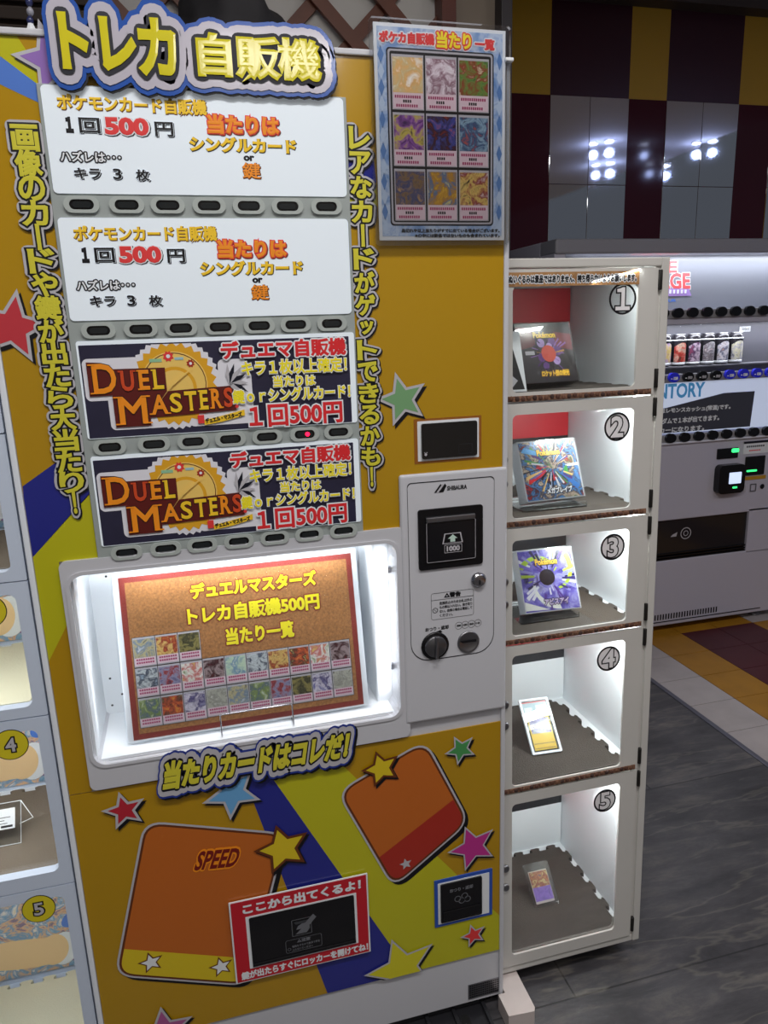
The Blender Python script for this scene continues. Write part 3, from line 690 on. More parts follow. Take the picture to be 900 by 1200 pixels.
# ---- vent label, plinth
g = G(vm); g.rr(.462, .534, -1.394, -1.357, .001, .0005, .003, M_STEEL)
for k in range(6):
    for j in range(14): g.box(.465 + j * .0048, .4685 + j * .0048, .0, .001, -1.390 + k * .0055, -1.3875 + k * .0055, M_INK)
g.build('vent_plate', vm)
g = G(vm); g.box(-.25, .52, .02, .70, FLOOR, VB, M_BLACK); g.build('plinth', vm)
g = G(vm); M_BK = mat('black_steel', (34, 34, 38), .4)
g.box(-.20, .500, -.13, .02, FLOOR, FLOOR + .006, M_BK, .001); g.box(-.20, .500, .012, .022, FLOOR, FLOOR + .030, M_BK, .001)
for x in (.37, .43, .497): g.box(x - .004, x + .004, -.13, .02, FLOOR + .006, FLOOR + .013, M_BK, .001)
q = [(.448 + .010 * math.cos(t) , -.045 + (.030 if math.sin(t) > 0 else -.030) + .010 * math.sin(t)) for t in [2 * PI * i / 20 for i in range(20)]]
g.slab(q, FLOOR + .005, FLOOR + .0068, mat('slot_shadow_black', (6, 6, 7), .8)); g.build('anchor_plate', vm)

# ================================================================== SIGNS ON THE MACHINE
sg = thing('title_sign', 'cut-out blue-rimmed title sign with big yellow letters atop the card machine', 'sign', (.055, -.014, .33))
g = G(sg); M_SB = mat('sign_blue', (52, 92, 176), .14, coat=.7, bump=.14, bscale=15); M_SG = mat('sign_grey', (196, 192, 204), .14, coat=.7, bump=.14, bscale=15)
M_SY = mat('sign_yellow', (222, 210, 44), .14, coat=.7, bump=.14, bscale=15)
for s_, p0, p1 in (('トレ', (66, 15), (163, 86)), ('カ', (158, 21), (210, 91)), ('自販機', (228, 38), (377, 98))):
    g.ptext(s_, p0, p1, -.0120, [(M_INK, .0250, (.002, -.003)), (M_SB, .0250), (M_SG, .0190), (M_NAVY, .0086), (M_SY, .0032)], step=.0012)
g.box(-.115, .235, -.0120, -.0075, .350, .405, M_SB); g.box(-.105, .225, -.0144, -.012, .362, .398, M_SG)
g.build('sign_board', sg)

# laminated prize poster hung at the upper right
po = thing('prize_poster', 'laminated blue nine-card prize poster hung at the card machine upper right corner', 'poster', (.424, -.008, .126))
g = G(po); px0, px1, pz0, pz1 = .316, .5275, .136, .441
M_PB = art('poster_blue', [(110, 150, 205), (150, 180, 222), (200, 215, 235), (120, 160, 210)], 30, .35)
g.box(px0, px1, -.0105, -.008, pz0, pz1, M_PAPER); g.box(px0 + .005, px1 - .005, -.0110, -.009, pz0 + .006, pz1 - .005, M_PB)
for i in range(13):
    for sx in (px0 + .010, px1 - .010):
        zc = pz0 + .02 + i * .022; g.poly([(sx, zc - .013), (sx + .0048, zc), (sx, zc + .013), (sx - .0048, zc)], -.0112, mat('poster_diamond%d' % (i % 2), ((196, 214, 236), (96, 138, 196))[i % 2], .35))
y = -.0116
g.text('ポケカ自販機', .324, .411, .414, .430, y, [(M_PAPER, .0028), (M_RED, .0010)], step=.0003); g.text('当たり', .414, .470, .411, .434, y, [(M_PAPER, .0042), (M_RED, .0030), (M_INKY, .0010)], step=.0003)
g.text('一覧', .476, .509, .412, .428, y, [(M_PAPER, .0028), (M_RED, .0010)], step=.0003)
g.rr(.3345, .5075, .158, .4085, .005, y, -.0108, M_NAVY); g.rr(.3365, .5055, .160, .4065, .0045, y - .0003, -.0108, M_GREYINK); g.rr(.3395, .5025, .163, .4035, .003, y - .0006, -.0108, M_INK)
pal = [[(240, 236, 222), (220, 200, 150), (236, 190, 120), (246, 244, 236)], [(240, 238, 240), (228, 214, 222), (150, 110, 126), (244, 240, 244)], [(50, 76, 44), (110, 150, 70), (150, 60, 40), (226, 226, 190)],
       [(70, 36, 90), (150, 90, 170), (206, 190, 80), (60, 40, 80)], [(150, 50, 34), (60, 30, 50), (70, 80, 160), (206, 96, 50)], [(206, 90, 50), (60, 90, 130), (150, 180, 200), (40, 36, 60)],
       [(60, 60, 96), (140, 110, 70), (70, 76, 120), (190, 150, 90)], [(226, 190, 70), (190, 140, 40), (90, 120, 160), (240, 220, 120)], [(60, 36, 36), (226, 196, 110), (150, 50, 60), (240, 232, 220)]]
M_CT = mat('card_text_band', (228, 206, 214), .35); M_CP = mat('card_pink_ink', (176, 60, 110), .4)
for r in range(3):
    for c in range(3):
        a0 = .342 + c * .0533; b0_ = .3995 - r * .0795
        g.box(a0, a0 + .0505, y - .0009, -.0105, b0_ - .0755, b0_, M_GREYINK); g.box(a0 + .0015, a0 + .049, y - .0011, -.0105, b0_ - .052, b0_ - .0035, art('card_print%d' % (r * 3 + c), pal[r * 3 + c], 55, .3))
        g.box(a0 + .0015, a0 + .049, y - .0011, -.0105, b0_ - .074, b0_ - .052, M_CT)
        for k in range(3):
            wd = (.042, .016, .038)[k]
            for j in range(int(wd / .0035)): g.box(a0 + .025 - wd / 2 + j * .0035, a0 + .025 - wd / 2 + j * .0035 + .0024, y - .0013, -.0105, b0_ - .0595 - k * .0062, b0_ - .0555 - k * .0062, (M_CP, M_INK, M_CP)[k])
g.text('品切れや以上当たりがすでに出ている場合がございます。', .352, .519, .1475, .1535, y, [(M_INK, .0003)]); g.text('※の中には新品ではないものも含まれています。', .374, .519, .1400, .1460, y, [(M_INK, .0003)])
g.build('printed_sheet', po)
G(po).rr(.309, .535, .128, .447, .006, -.0136, -.0074, glass('laminate', (.97, .98, 1), .12, .05)).build('laminate_film', po)
g = G(po); g.box(.526, .540, -.016, -.0062, .398, .404, M_PAPER, .002); g.box(.531, .536, -.0074, -.0062, .13, .40, M_ACRYL, .001); g.build('hook', po)

# cork prize board leaning in the display window
bd = thing('prize_board', 'cork brown prize board with card rows, leaning in the lit display window', 'board', (.062, .034, -.687))
bd.rotation_euler = (math.radians(-12.3), 0, 0)
W_, H_ = .413, .290; g = G(local=True)
M_CORK = mat('cork_print', (178, 122, 70), .5, noise=.35, nscale=260); M_CB = mat('cork_border', (142, 54, 46), .4)
g.box(-W_ / 2 - .010, W_ / 2 + .010, .0, .004, 0, H_ + .008, M_PAPER, .0008); g.box(-W_ / 2, W_ / 2, -.0006, .001, .004, H_ , M_CB); g.box(-W_ / 2 + .010, W_ / 2 - .010, -.0010, .001, .014, H_ - .010, M_CORK)
L = [(M_CB, .0036), (M_INKY, .0014)]
g.text('デュエルマスターズ', -.088, .138, .238, .266, -.0014, L); g.text('トレカ自販機500円', -.097, .140, .193, .224, -.0014, L); g.text('当たり一覧', -.034, .089, .148, .179, -.0014, L)
cw, ch = .0372, .0515
pal2 = [[(210, 214, 216), (120, 140, 160), (196, 186, 140), (70, 80, 100)], [(226, 210, 110), (206, 110, 110), (236, 236, 226), (130, 150, 90)], [(206, 216, 196), (130, 150, 80), (90, 110, 130), (226, 220, 160)],
        [(110, 30, 40), (60, 20, 30), (170, 150, 150), (90, 70, 80)], [(80, 70, 120), (150, 150, 180), (160, 60, 60), (50, 50, 90)], [(150, 190, 190), (200, 220, 190), (110, 150, 180), (230, 236, 210)],
        [(90, 90, 50), (60, 60, 40), (150, 140, 80), (40, 44, 36)], [(170, 190, 206), (60, 70, 90), (206, 214, 216), (40, 50, 70)], [(110, 110, 170), (220, 214, 226), (70, 60, 120), (180, 180, 210)],
        [(206, 120, 50), (150, 50, 40), (226, 190, 110), (90, 40, 40)], [(216, 216, 206), (150, 150, 140), (190, 190, 176), (110, 110, 100)], [(226, 190, 70), (206, 90, 50), (80, 50, 40), (240, 220, 140)]]
idx = 0
for c in range(10):
    for r in range(3):
        if r == 0 and c >= 3: continue
        x = -W_ / 2 + .0135 + c * .0383; z = .024 + (2 - r) * .0535
        if c >= 3: z += .001
        g.box(x - .0006, x + cw + .0006, -.0014, .001, z - .0008, z + ch + .0008, M_INK); g.box(x, x + cw, -.0018, .001, z, z + ch, M_GREYINK)
        g.box(x + .001, x + cw - .001, -.0021, .001, z + .016, z + ch - .003, art('prize_print%d' % ((idx * 7) % 12), pal2[(idx * 7) % 12], 70, .35)); g.box(x + .001, x + cw - .001, -.0021, .001, z + .002, z + .016, M_CT)
        for k in range(2):
            for j in range(8): g.box(x + .004 + j * .0038, x + .0068 + j * .0038, -.0024, .001, z + .0055 + k * .0055, z + .0085 + k * .0055, M_CP)
        idx += 1
g.build('printed_board', bd)
q = G(local=True); q.rr(-W_ / 2 - .012, W_ / 2 + .012, -.001, H_ + .010, .005, -.0036, -.003, glass('laminate_clear', (.98, .99, 1), .05, .08)); q.build('laminate_film', bd)
# bent wire stand holding it
ws = thing('wire_stand', 'bent chrome wire stand in front of the cork prize board', 'stand', (.06, .025, WZ0 + .0045))
zb = WZ0 + .0065; a, b = at(258, 838, .022), at(342, 825, .022)
g = G(ws); g.tube([(a[0], .10, zb), (a[0], .012, zb), (a[0], .010, zb + .004), (a[0], .022, a[1] - .002), (a[0] + .002, .0225, a[1]), (b[0] - .002, .0225, a[1]), (b[0], .022, a[1] - .002), (b[0], .010, zb + .004), (b[0], .012, zb), (b[0], .10, zb)], .0014, M_CHROME)
g.build('wire', ws)
# ================================================================== FIVE-DOOR LOCKER (right)
LX0, LX1, LZ0, LZ1, LY0, LY1 = .548, .894, -1.387, .114, .03, .38
LEAN = Matrix.Translation((.72, LY0, LZ0 + EYE)) @ Matrix.Rotation(-.02, 4, 'X')
PIV = Matrix.Translation((.72, LY0, LZ0 + EYE)).inverted()
def lean(o): o.matrix_world = LEAN @ PIV @ Matrix.Translation(o.location) @ o.rotation_euler.to_matrix().to_4x4()
lk_ = thing('display_locker', 'tall off-white five-door display locker standing right of the card machine', 'locker', (.72, LY0, LZ0))
BZ = [.097, -.139, -.375, -.614, -.943, -1.370]       # door boundaries
CX0, CX1 = .566, .876
g = G(lk_)
g.box(LX0, LX0 + .016, LY0 + .016, LY1, LZ0, LZ1, M_LOCK); g.box(LX1 - .017, LX1, LY0, LY1, LZ0, LZ1, M_LOCK, .002); g.box(CX1 - .0095, CX1 + .002, LY0 + .0040, LY0 + .012, LZ0, LZ1 - .01, M_LOCK)
g.box(LX0, LX1, LY1 - .01, LY1, LZ0, LZ1, M_LOCK); g.box(LX0, LX1 - .017, LY0, LY1, BZ[0] + .001, LZ1, M_LOCK, .002); g.box(LX0, LX1 - .017, LY0 + .002, LY1, LZ0, BZ[5] - .001, M_LOCK, .002)
for z in BZ[1:5]: g.box(LX0 + .017, CX1 - .0045, LY0 + .018, LY1 - .0145, z - .006, z + .006, M_INSIDE)
g.box(CX1 - .004, CX1 - .001, LY0 + .018, LY1 - .012, LZ0 + .01, LZ1 - .01, M_INSIDE); g.box(LX0 + .0165, CX0, LY0 + .018, LY1 - .01, LZ0 + .01, LZ1 - .01, M_INSIDE)
g.box(CX0 + .0005, CX1 - .0045, LY1 - .0143, LY1 - .0105, LZ0 + .013, LZ1 - .01, M_INSIDE); g.box(CX0 + .0005, CX1 - .0045, LY0 + .018, LY1 - .0145, LZ0 + .0125, BZ[5] + .004, M_INSIDE)
g.build('carcass', lk_)
M_STRIP = art('crochet_print', [(50, 32, 26), (96, 62, 44), (150, 112, 88), (56, 36, 30)], 160, .7)
M_HINGE = mat('dark_hinge', (44, 42, 40), .4, metal=.5)
wins = [(-.1205, .067), (-.3575, -.161), (-.5955, -.4005), (-.927, -.637), (-1.341, -.969)]
numz = [.041, -.196, -.436, -.675, -1.006]; numx = [.797, .794, .793, .792, .794]; numr = [.0275, .0268, .0262, .0262, .0262]
M_CIRC = mat('circle_fill', (240, 238, 240), .4)
for k in range(5):
    zt, zb_ = BZ[k] - .0015, BZ[k + 1] + .0015; dx1 = .869
    w0, w1 = wins[k]
    g = G(lk_); g.frame(rrect(LX0 + .001, dx1, zb_, zt, .002), rrect(.575, .828, w0, w1, .010), LY0 - .001, LY0 + .0035, M_LOCK)
    door = g.build('door', lk_)
    G(lk_).rr(.570, .833, w0 - .004, w1 + .004, .01, LY0 + .0036, LY0 + .0050, glass('locker_pane', (.97, .98, .98), .06)).build('door_pane', door)
    g = G(lk_); nx, nz, nr = numx[k], numz[k], numr[k]
    if k > 0: g.disc(nx, nz, nr, LY0 + .0017, M_CIRC, 40)
    g.ring(nx, nz, nr - .0030, nr + .0010, LY0 + .0014, M_INK, 40)
    g.text(('１', '2', '3', '4', '5')[k], nx - .020, nx + .020, nz - .0205, nz + .0205, LY0 + .0011, [(M_INK, .0040), (M_CIRC, .0014)], step=.0003, keep=True)
    g.build('number_sticker', door)
    for zz in (zt - .022, zb_ + .030): G(lk_).lathez(dx1 + .004, LY0 - .001, [(.0038, zz - .018), (.0042, zz - .017), (.0042, zz + .017), (.0038, zz + .018)], M_HINGE, 10).build('hinge', door)
    mz = (zt + zb_) / 2 + (.05 if k > 2 else .025)
    for dz in (0, -.046):
        l_ = G(lk_).lathe(.5555 + .001 * k, mz + dz - .01, [(.0085, LY0), (.0085, LY0 - .004), (.0072, LY0 - .006), (.003, LY0 - .0062)], M_STEEL, 18).build('lock', door)
    if k < 4:
        g = G(lk_); g.box(LX0 + .003, dx1 - .006, LY0 - .0025, LY0 - .0005, zb_ + .001, zb_ + .011, M_STRIP)
        for j in range(26): g.lathe(LX0 + .012 + j * .0117, zb_ + .006 + .001 * math.sin(j * 1.7), [(.0048, LY0 - .0025), (.0042, LY0 - .0038), (.002, LY0 - .0045)], mat('yarn%d' % (j % 3), ((84, 52, 40), (104, 70, 52), (62, 40, 34))[j % 3], .8), 8)
        g.build('crochet_strip', door)
    if k == 0:
        g = G(lk_); g.box(.560, .828, LY0 - .0022, LY0 - .0005, .066, .090, art('parcel_brown', [(150, 106, 62), (176, 132, 84), (130, 92, 54)], 40, .6))
        g.text('ぬいぐるみは景品ではありません、持ち帰らないようお願いします。', .566, .822, .071, .085, LY0 - .0026, [(M_PAPER, .0018), (M_INK, .0006)], step=.0003); g.build('notice_strip', door)
bpy.context.view_layer.update(); lean(lk_)

M_MAT = mat('grey_foam', (70, 63, 57), .9, bump=.6, bscale=420)
M_RED2 = mat('board_red', (204, 38, 50), .35); M_DK = mat('board_black', (40, 40, 44), .35)
def foam(x0, x1, y0, y1, z, rot=0):
    """puzzle-edge foam mat: knobs along the right and the rear edge"""
    P = [(x0, y0), (x1, y0)]
    def knobs(a, b, n, out):
        A, B = Vector(a), Vector(b); d = (B - A) / n; o = Vector(out); Q = []
        for i in range(n):
            s = A + d * i
            for u, v in ((.18, 0), (.24, .35), (.14, .75), (.26, 1), (.62, 1), (.72, .75), (.62, .35), (.68, 0)): Q.append(tuple(s + d * u + o * v))
        return Q
    P += knobs((x1, y0), (x1, y1), 5, (.013, 0)) + [(x1, y1)] + knobs((x1, y1), (x0, y1), 6, (0, .013)) + [(x0, y1)]
    return P
area_dat = []
names = ['first', 'second', 'third', 'fourth', 'fifth']
cellnames = ['1', '2', '3', '4', '5']
for k in range(5):
    zf = BZ[k + 1] + .0065
    root = thing('foam_mat', 'grey puzzle-edged foam mat on the floor of locker compartment %s' % ('one', 'two', 'three', 'four', 'five')[k], 'mat', (.70, .20, zf), 'foam mats in the display locker')
    xr = (.852, .852, .846, .836, .852)[k]
    G(root).slab(foam(.570, xr, LY0 + .0065, .335, 0), zf, zf + .010, M_MAT).build('mat_sheet', root); lean(root)
    # printed board on the rear wall: red, black and white bands
    zt = BZ[k] - .008; zm = (-.014, -.252, -.491, -.787, -1.205)[k]; root = thing('rear_board', 'red, black and white banded board on the rear wall of locker compartment %s' % ('one', 'two', 'three', 'four', 'five')[k], 'board', (.72, .36, zf + .011), 'banded boards in the display locker')
    g = G(root); ya, yb = LY1 - .0195, LY1 - .0155
    g.box(CX0 + .003, CX1 - .006, ya, yb, zm, zt - .004, M_RED2); g.box(CX0 + .003, CX1 - .006, ya, yb, zm - .034, zm, M_DK); g.box(CX0 + .003, CX1 - .006, ya, yb, zf + .012, zm - .034, M_INSIDE)
    g.build('board_sheet', root); lean(root)
    pw = (.55, .95, .95, 1.15, 1.15)[k]
    l = area('compartment_lamp', (.80 if k else .78, LY0 + .035, BZ[k] - .014), (math.radians(18 if k else 0), math.radians(-12), 0), .10, .02, pw, (.95, 1.0, .97))

# ---- booster boxes in the upper three compartments
M_WRAP = glass('shrink_wrap', (.98, .98, .98), .10, .05)
def booster(name, label, X, Y, zf, yaw, tilt, W, H, body, title, tcol, sub, inner):
    t = thing(name, label, 'box', (X, Y, zf)); t.rotation_euler = (Matrix.Rotation(yaw, 3, 'Z') @ Matrix.Rotation(-tilt, 3, 'X')).to_euler()
    D = .034; g = G(local=True); g.box(0, W, 0, D, 0, H, body, .0012)
    inner(g, W, H)
    g.text('Pokémon', W * .30, W * .70, H * .74, H * .84, -.0012, [(M_NAVY, .0016), (M_INKG, .0006)], step=.0003)
    g.text(title, W * (.36 if len(title) < 7 else .34), W * (.80 if len(title) < 7 else .84), H * .10, H * .20, -.0012, [(tcol[0], .0020), (tcol[1], .0006)], step=.0003, shear=.1)
    g.build('carton', t)
    q = G(local=True); q.box(-.0006, W + .0006, -.0022, D + .0006, -.0006, H + .0006, M_WRAP); q.build('shrink_wrap', t)
    lean(t); return t
bx1 = mat('box_black', (34, 26, 34), .3)
def burst(g, W, H, cx, cz, n, cols, seed, y=-.0007, lo=.10, hi=.62):
    rnd = random.Random(seed)
    for i in range(n):
        a = rnd.uniform(0, 2 * PI); r0 = rnd.uniform(lo, lo + .22) * H; r1 = r0 + rnd.uniform(.06, hi - .3) * H; w_ = rnd.uniform(.02, .075); c = rnd.choice(cols)
        P = [(cx * W + r0 * math.cos(a - w_), cz * H + r0 * math.sin(a - w_)), (cx * W + r1 * math.cos(a - w_ * .3), cz * H + r1 * math.sin(a - w_ * .3)), (cx * W + r1 * math.cos(a + w_ * 1.4), cz * H + r1 * math.sin(a + w_ * 1.4)), (cx * W + r0 * math.cos(a + w_), cz * H + r0 * math.sin(a + w_))]
        g.poly(clip(P, .002, W - .002, .002, H - .002), y - .00001 * i, mat('burst%d_%d_%d' % c, c, .25))
def in1(g, W, H):
    g.poly([(0.002, H * .55), (W * .32, H * .62), (W * .34, H * .90), (.002, H * .94)], -.0004, mat('box_maroon', (110, 26, 40), .3)); g.poly([(W * .64, H * .60), (W - .002, H * .52), (W - .002, H * .80), (W * .68, H * .84)], -.0004, MATS['box_maroon'])
    burst(g, W, H, .53, .48, 26, [(96, 50, 130), (150, 110, 180), (60, 30, 80), (196, 150, 90)], 4, -.00042, .06, .5)
    sm = mat('smoke_violet', (176, 150, 206), .3); dv = mat('deep_violet', (96, 50, 130), .3)
    for x, z, r, m_ in ((.42, .66, .075, sm), (.62, .68, .07, dv), (.70, .52, .08, dv), (.40, .42, .075, dv), (.66, .36, .07, sm), (.45, .28, .06, dv), (.56, .60, .06, sm)): g.disc(W * x, H * z, H * r, -.0005 - .00005 * len(g.bm.verts) * .001, m_, 18)
    g.disc(W * .53, H * .48, H * .14, -.0009, mat('ember_red', (196, 64, 40), .3), 24); g.box(W * .12, W * .28, -.0008, 0, H * .47, H * .53, M_GREYINK)
booster('booster_box', 'black and purple booster box leaning in compartment one', .634, .105, BZ[1] + .0285, .16, .32, .132, .122, bx1, 'ロケット団の栄光', (M_BR, M_INKG), '', in1)
def in2(g, W, H):
    a2 = art('box_burst', [(40, 40, 60), (170, 36, 48), (50, 46, 60), (80, 140, 200), (60, 50, 60), (200, 180, 160), (60, 100, 70), (190, 60, 60)], 34, .25, dist=1.2)
    g.box(.002, W - .002, -.0005, 0, .002, H - .002, a2)
    burst(g, W, H, .52, .55, 60, [(220, 40, 50), (60, 120, 190), (210, 214, 220), (40, 36, 50), (70, 150, 80), (226, 190, 120), (90, 60, 130)], 11, -.00055, .04, .66)
    for pts, c in (([(.04, .82), (.10, .90), (.36, .80), (.33, .74)], (90, 170, 230)), ([(.08, .28), (.10, .40), (.42, .52), (.40, .44)], (220, 40, 50)), ([(.66, .42), (.70, .48), (.95, .20), (.90, .12)], (60, 120, 190)), ([(.55, .60), (.62, .66), (.90, .95), (.86, .97)], (210, 214, 220)), ([(.72, .50), (.78, .56), (.80, .34), (.74, .30)], (70, 160, 80))):
        g.poly([(W * x, H * z) for x, z in pts], -.0008, mat('ray%d%d' % (c[0], c[1]), c, .25))
booster('booster_box', 'red and blue booster box leaning in compartment two', .633, .085, BZ[2] + .0335, .085, .367, .133, .123, mat('box_silver', (196, 200, 206), .3), 'メガブレイブ', (M_NAVY, M_PAPER), '', in2)
def in3(g, W, H):
    a3 = art('box_galaxy', [(40, 36, 70), (90, 80, 170), (110, 100, 190), (170, 170, 220), (70, 50, 110)], 30, .25, dist=1.)
    g.box(.002, W - .002, -.0005, 0, .002, H - .002, a3)
    lm = mat('lime_print', (176, 210, 60), .3); sv = mat('silver_print', (226, 228, 222), .3)
    burst(g, W, H, .5, .54, 60, [(40, 34, 80), (120, 110, 200), (226, 226, 236), (90, 60, 150), (150, 150, 210), (60, 50, 110), (176, 200, 80)], 21, -.00055, .12, .66)
    for k in range(3):
        a0 = 70 + 120 * k; P = []
        for i in range(9): t = math.radians(a0 + i * 12); rr_ = .26 + .035 * i; P.append((W * .50 + H * rr_ * math.cos(t), H * .54 + H * rr_ * math.sin(t)))
        for i in range(8, -1, -1): t = math.radians(a0 + i * 12); rr_ = .22 + .028 * i; P.append((W * .50 + H * rr_ * math.cos(t), H * .54 + H * rr_ * math.sin(t)))
        g.poly(clip(P, .002, W - .002, .002, H - .002), -.0008, lm if k != 1 else sv)
    g.disc(W * .48, H * .54, H * .13, -.0010, mat('void_black', (30, 24, 40), .3), 24); g.poly([(.002, H * .04), (.002, H * .18), (W * .30, H * .08), (W * .45, H * .03)], -.0009, sv)
booster('booster_box', 'violet and lime booster box leaning in compartment three', .635, .095, BZ[3] + .0345, -.05, .42, .124, .132, mat('box_pearl', (214, 216, 222), .3), 'アビスアイ', (M_NAVY, mat('lilac_ink', (206, 190, 226), .4)), '', in3)
# clear stands under boxes two and three
for k, (x, y, wd, lb) in enumerate(((.640, .085, .118, 'two'), (.642, .095, .110, 'three'))):
    zf = BZ[k + 2] + .0168
    t = thing('acrylic_stand', 'clear acrylic stand under the booster box in compartment ' + lb, 'stand', (x + wd / 2, y, zf), 'acrylic stands in the display locker')
    g = G(t); g.box(x - .022, x + wd, y - .012, y + .12, zf, zf + .003, M_ACRYL, .0005); g.box(x, x + wd, y - .012, y - .009, zf + .003, zf + .012, M_ACRYL, .0005); g.build('clear_sheet', t); lean(t)
# small black arrow sign at the left of compartment one
t = thing('arrow_sign', 'small black sign with white edge and arrow in the left of compartment one', 'sign', (.560, .080, BZ[1] + .0170)); t.rotation_euler = (math.radians(-18), 0, 0)
g = G(local=True); g.box(.007, .068, 0, .003, 0, .118, M_PAPER); g.poly([(.007, .004), (.064, .004), (.045, .112), (.007, .112)], -.0004, M_INK)
g.poly([(.012, .012), (.036, .012), (.036, .005), (.052, .021), (.036, .036), (.036, .028), (.012, .028)], -.0007, M_GREYINK); g.ring(.028, .060, .007, .009, -.0007, M_RED, 20); g.build('sign_sheet', t); lean(t)
# graded card slab in compartment four, card in a case in compartment five
t = thing('graded_card', 'yellow and purple card sealed in a clear case, leaning in compartment four', 'trading card', (.667, .121, BZ[4] + .0190)); t.rotation_euler = (Matrix.Rotation(-.075, 3, 'Z') @ Matrix.Rotation(-.80, 3, 'X')).to_euler()
g = G(local=True); W, H = .070, .126
g.box(.009, W - .009, .0015, .003, .009, .084, M_INKG); g.box(.012, W - .012, .0008, .0016, .046, .080, art('card_storm', [(60, 40, 110), (120, 80, 170), (200, 200, 210), (90, 90, 100)], 90, .3)); g.box(.011, W - .011, .0010, .0016, .022, .024, mat('ochre_ink', (170, 130, 40), .4)); g.box(.011, W - .011, .0010, .0016, .012, .0135, MATS['ochre_ink'])
g.build('card', t)
g = G(local=True); g.box(.006, W - .006, .0015, .003, .090, .119, mat('label_blue_grey', (176, 196, 206), .4)); g.box(.006, W - .006, .0012, .003, .1165, .119, M_RED); g.box(.008, .027, .0005, .0018, .088, .106, M_PAPER); g.box(.036, .062, .0005, .0018, .089, .110, M_PAPER); g.build('grade_label', t)
g = G(local=True); g.frame(rrect(0, W, 0, H, .003), rrect(.005, W - .005, .005, H - .005, .002), -.001, .006, mat('frosted_acrylic', (226, 232, 240), .2)); g.box(.004, W - .004, -.0006, .0, .004, H - .004, M_ACRYL); g.build('case', t)
def strut(t, W, H, tilt, gap):
    f = .62 * H; L = f * math.cos(tilt) - .008 * math.sin(tilt) + gap; p = Vector((W / 2, .009, f)); d = Vector((0, math.sin(tilt), -math.cos(tilt)))
    q = G(local=True); q.tube([tuple(p), tuple(p + d * L)], .0016, M_ACRYL); q.build('stand_wire', t)
strut(t, W, H, .80, .0006); lean(t)
t = thing('cased_card', 'purple card in a thick clear magnetic case, leaning in compartment five', 'trading card', (.689, .147, BZ[5] + .0190)); t.rotation_euler = (Matrix.Rotation(0, 3, 'Z') @ Matrix.Rotation(-.763, 3, 'X')).to_euler()
g = G(local=True); W, H = .064, .098
g.box(.008, W - .008, .002, .0035, .009, .080, mat('card_silver', (200, 190, 176), .3)); g.box(.009, W - .009, .0012, .0022, .014, .044, art('card_violet', [(110, 80, 160), (140, 110, 190), (90, 70, 130)], 80, .3)); g.box(.009, W - .009, .0012, .0022, .044, .078, art('card_sunset', [(70, 70, 110), (190, 130, 70), (130, 50, 50), (206, 190, 120), (90, 70, 80)], 75, .3)); g.build('card', t)
q = G(local=True); q.rr(0, W, 0, H, .006, -.002, .007, M_ACRYL); q.build('case', t); strut(t, W, H, .763, .0006); lean(t)
# white wooden block under the locker's corner
q = G(); q.slab([(.527, -.062), (.583, -.066), (.588, -.058), (.590, .16), (.5425, .16), (.5425, -.008), (.527, -.008)], FLOOR, FLOOR + .038, mat('white_wood', (206, 194, 190), .6, noise=.08, nscale=12))
tag(q.build('wooden_block'), 'white painted wooden block on the floor between card machine and locker', 'block')

# ================================================================== LEFT LOCKER
lf = thing('grey_locker', 'blue-grey display locker at the left edge, with yellow numbered windows', 'locker', (-.43, .01, FLOOR))
M_LG = mat('blue_grey_enamel', (208, 220, 238), .35)
A0, A1, B0, B1 = -.600, -.2642, .012, .33
g = G(lf); LZ = [.38, .098, -.132, -.362, -.5935, -.915, -1.385]
g.box(A0, A0 + .012, B0 + .014, B1, FLOOR, .40, M_LG); g.box(A1 - .008, A1, B0 + .002, B1, FLOOR, .40, M_LG); g.box(A0, A1, B1 - .008, B1, FLOOR, .40, M_LG); g.box(A0, A1, B0, B1, .381, .40, M_LG); g.box(A0, A1, B0, B1, FLOOR, -1.387, M_LG)
for z in LZ[1:6]: g.box(A0 + .01, A1 - .006, B0 + .016, B1 - .006, z - .005, z + .005, M_INSIDE)
g.box(A1 - .014, A1 - .008, B0 + .016, B1 - .008, FLOOR + .05, .375, M_INSIDE); g.build('carcass', lf)
wz = [(.12, .36), (-.112, .078), (-.345, -.152), (-.574, -.382), (-.886, -.616), (-1.36, -.936)]
M_YC = mat('sticker_yellow', (222, 206, 40), .4)
M_TUFT = mat('cream_mat', (226, 222, 196), .9, bump=.4, bscale=300); M_GM = mat('taupe_mat', (112, 101, 88), .9, bump=.5, bscale=300)
M_FIG = art('pastel_print', [(240, 214, 130), (236, 226, 214), (110, 160, 196), (236, 190, 140), (130, 110, 150), (200, 220, 120)], 22, .4, dist=1.5)
for k in range(6):
    zt, zb_ = LZ[k] - .001, LZ[k + 1] + .001
    g = G(lf); g.frame(rrect(A0 + .001, A1 - .002, zb_, zt, .002), rrect(-.575, -.2865, wz[k][0], wz[k][1], .012), B0 - .012, B0 + .006, M_LG); d = g.build('door', lf)
    G(lf).rr(-.580, -.2815, wz[k][0] - .005, wz[k][1] + .005, .012, B0 + .001, B0 + .004, glass('locker_pane')).build('door_pane', d)
    if k > 1:
        q = G(lf); cz = (0, 0, -.190, -.405, -.636, -.953)[k]; q.disc(-.3285, cz, .0272, B0 - .0124, M_INK, 32); q.disc(-.3285, cz, .0258, B0 - .0127, M_YC, 32)
        q.text(str(k), -.3365, -.3205, cz - .0125, cz + .0125, B0 - .0131, [(M_INK, .0030), (M_GREYINK, .0008)]); q.build('number_sticker', d)
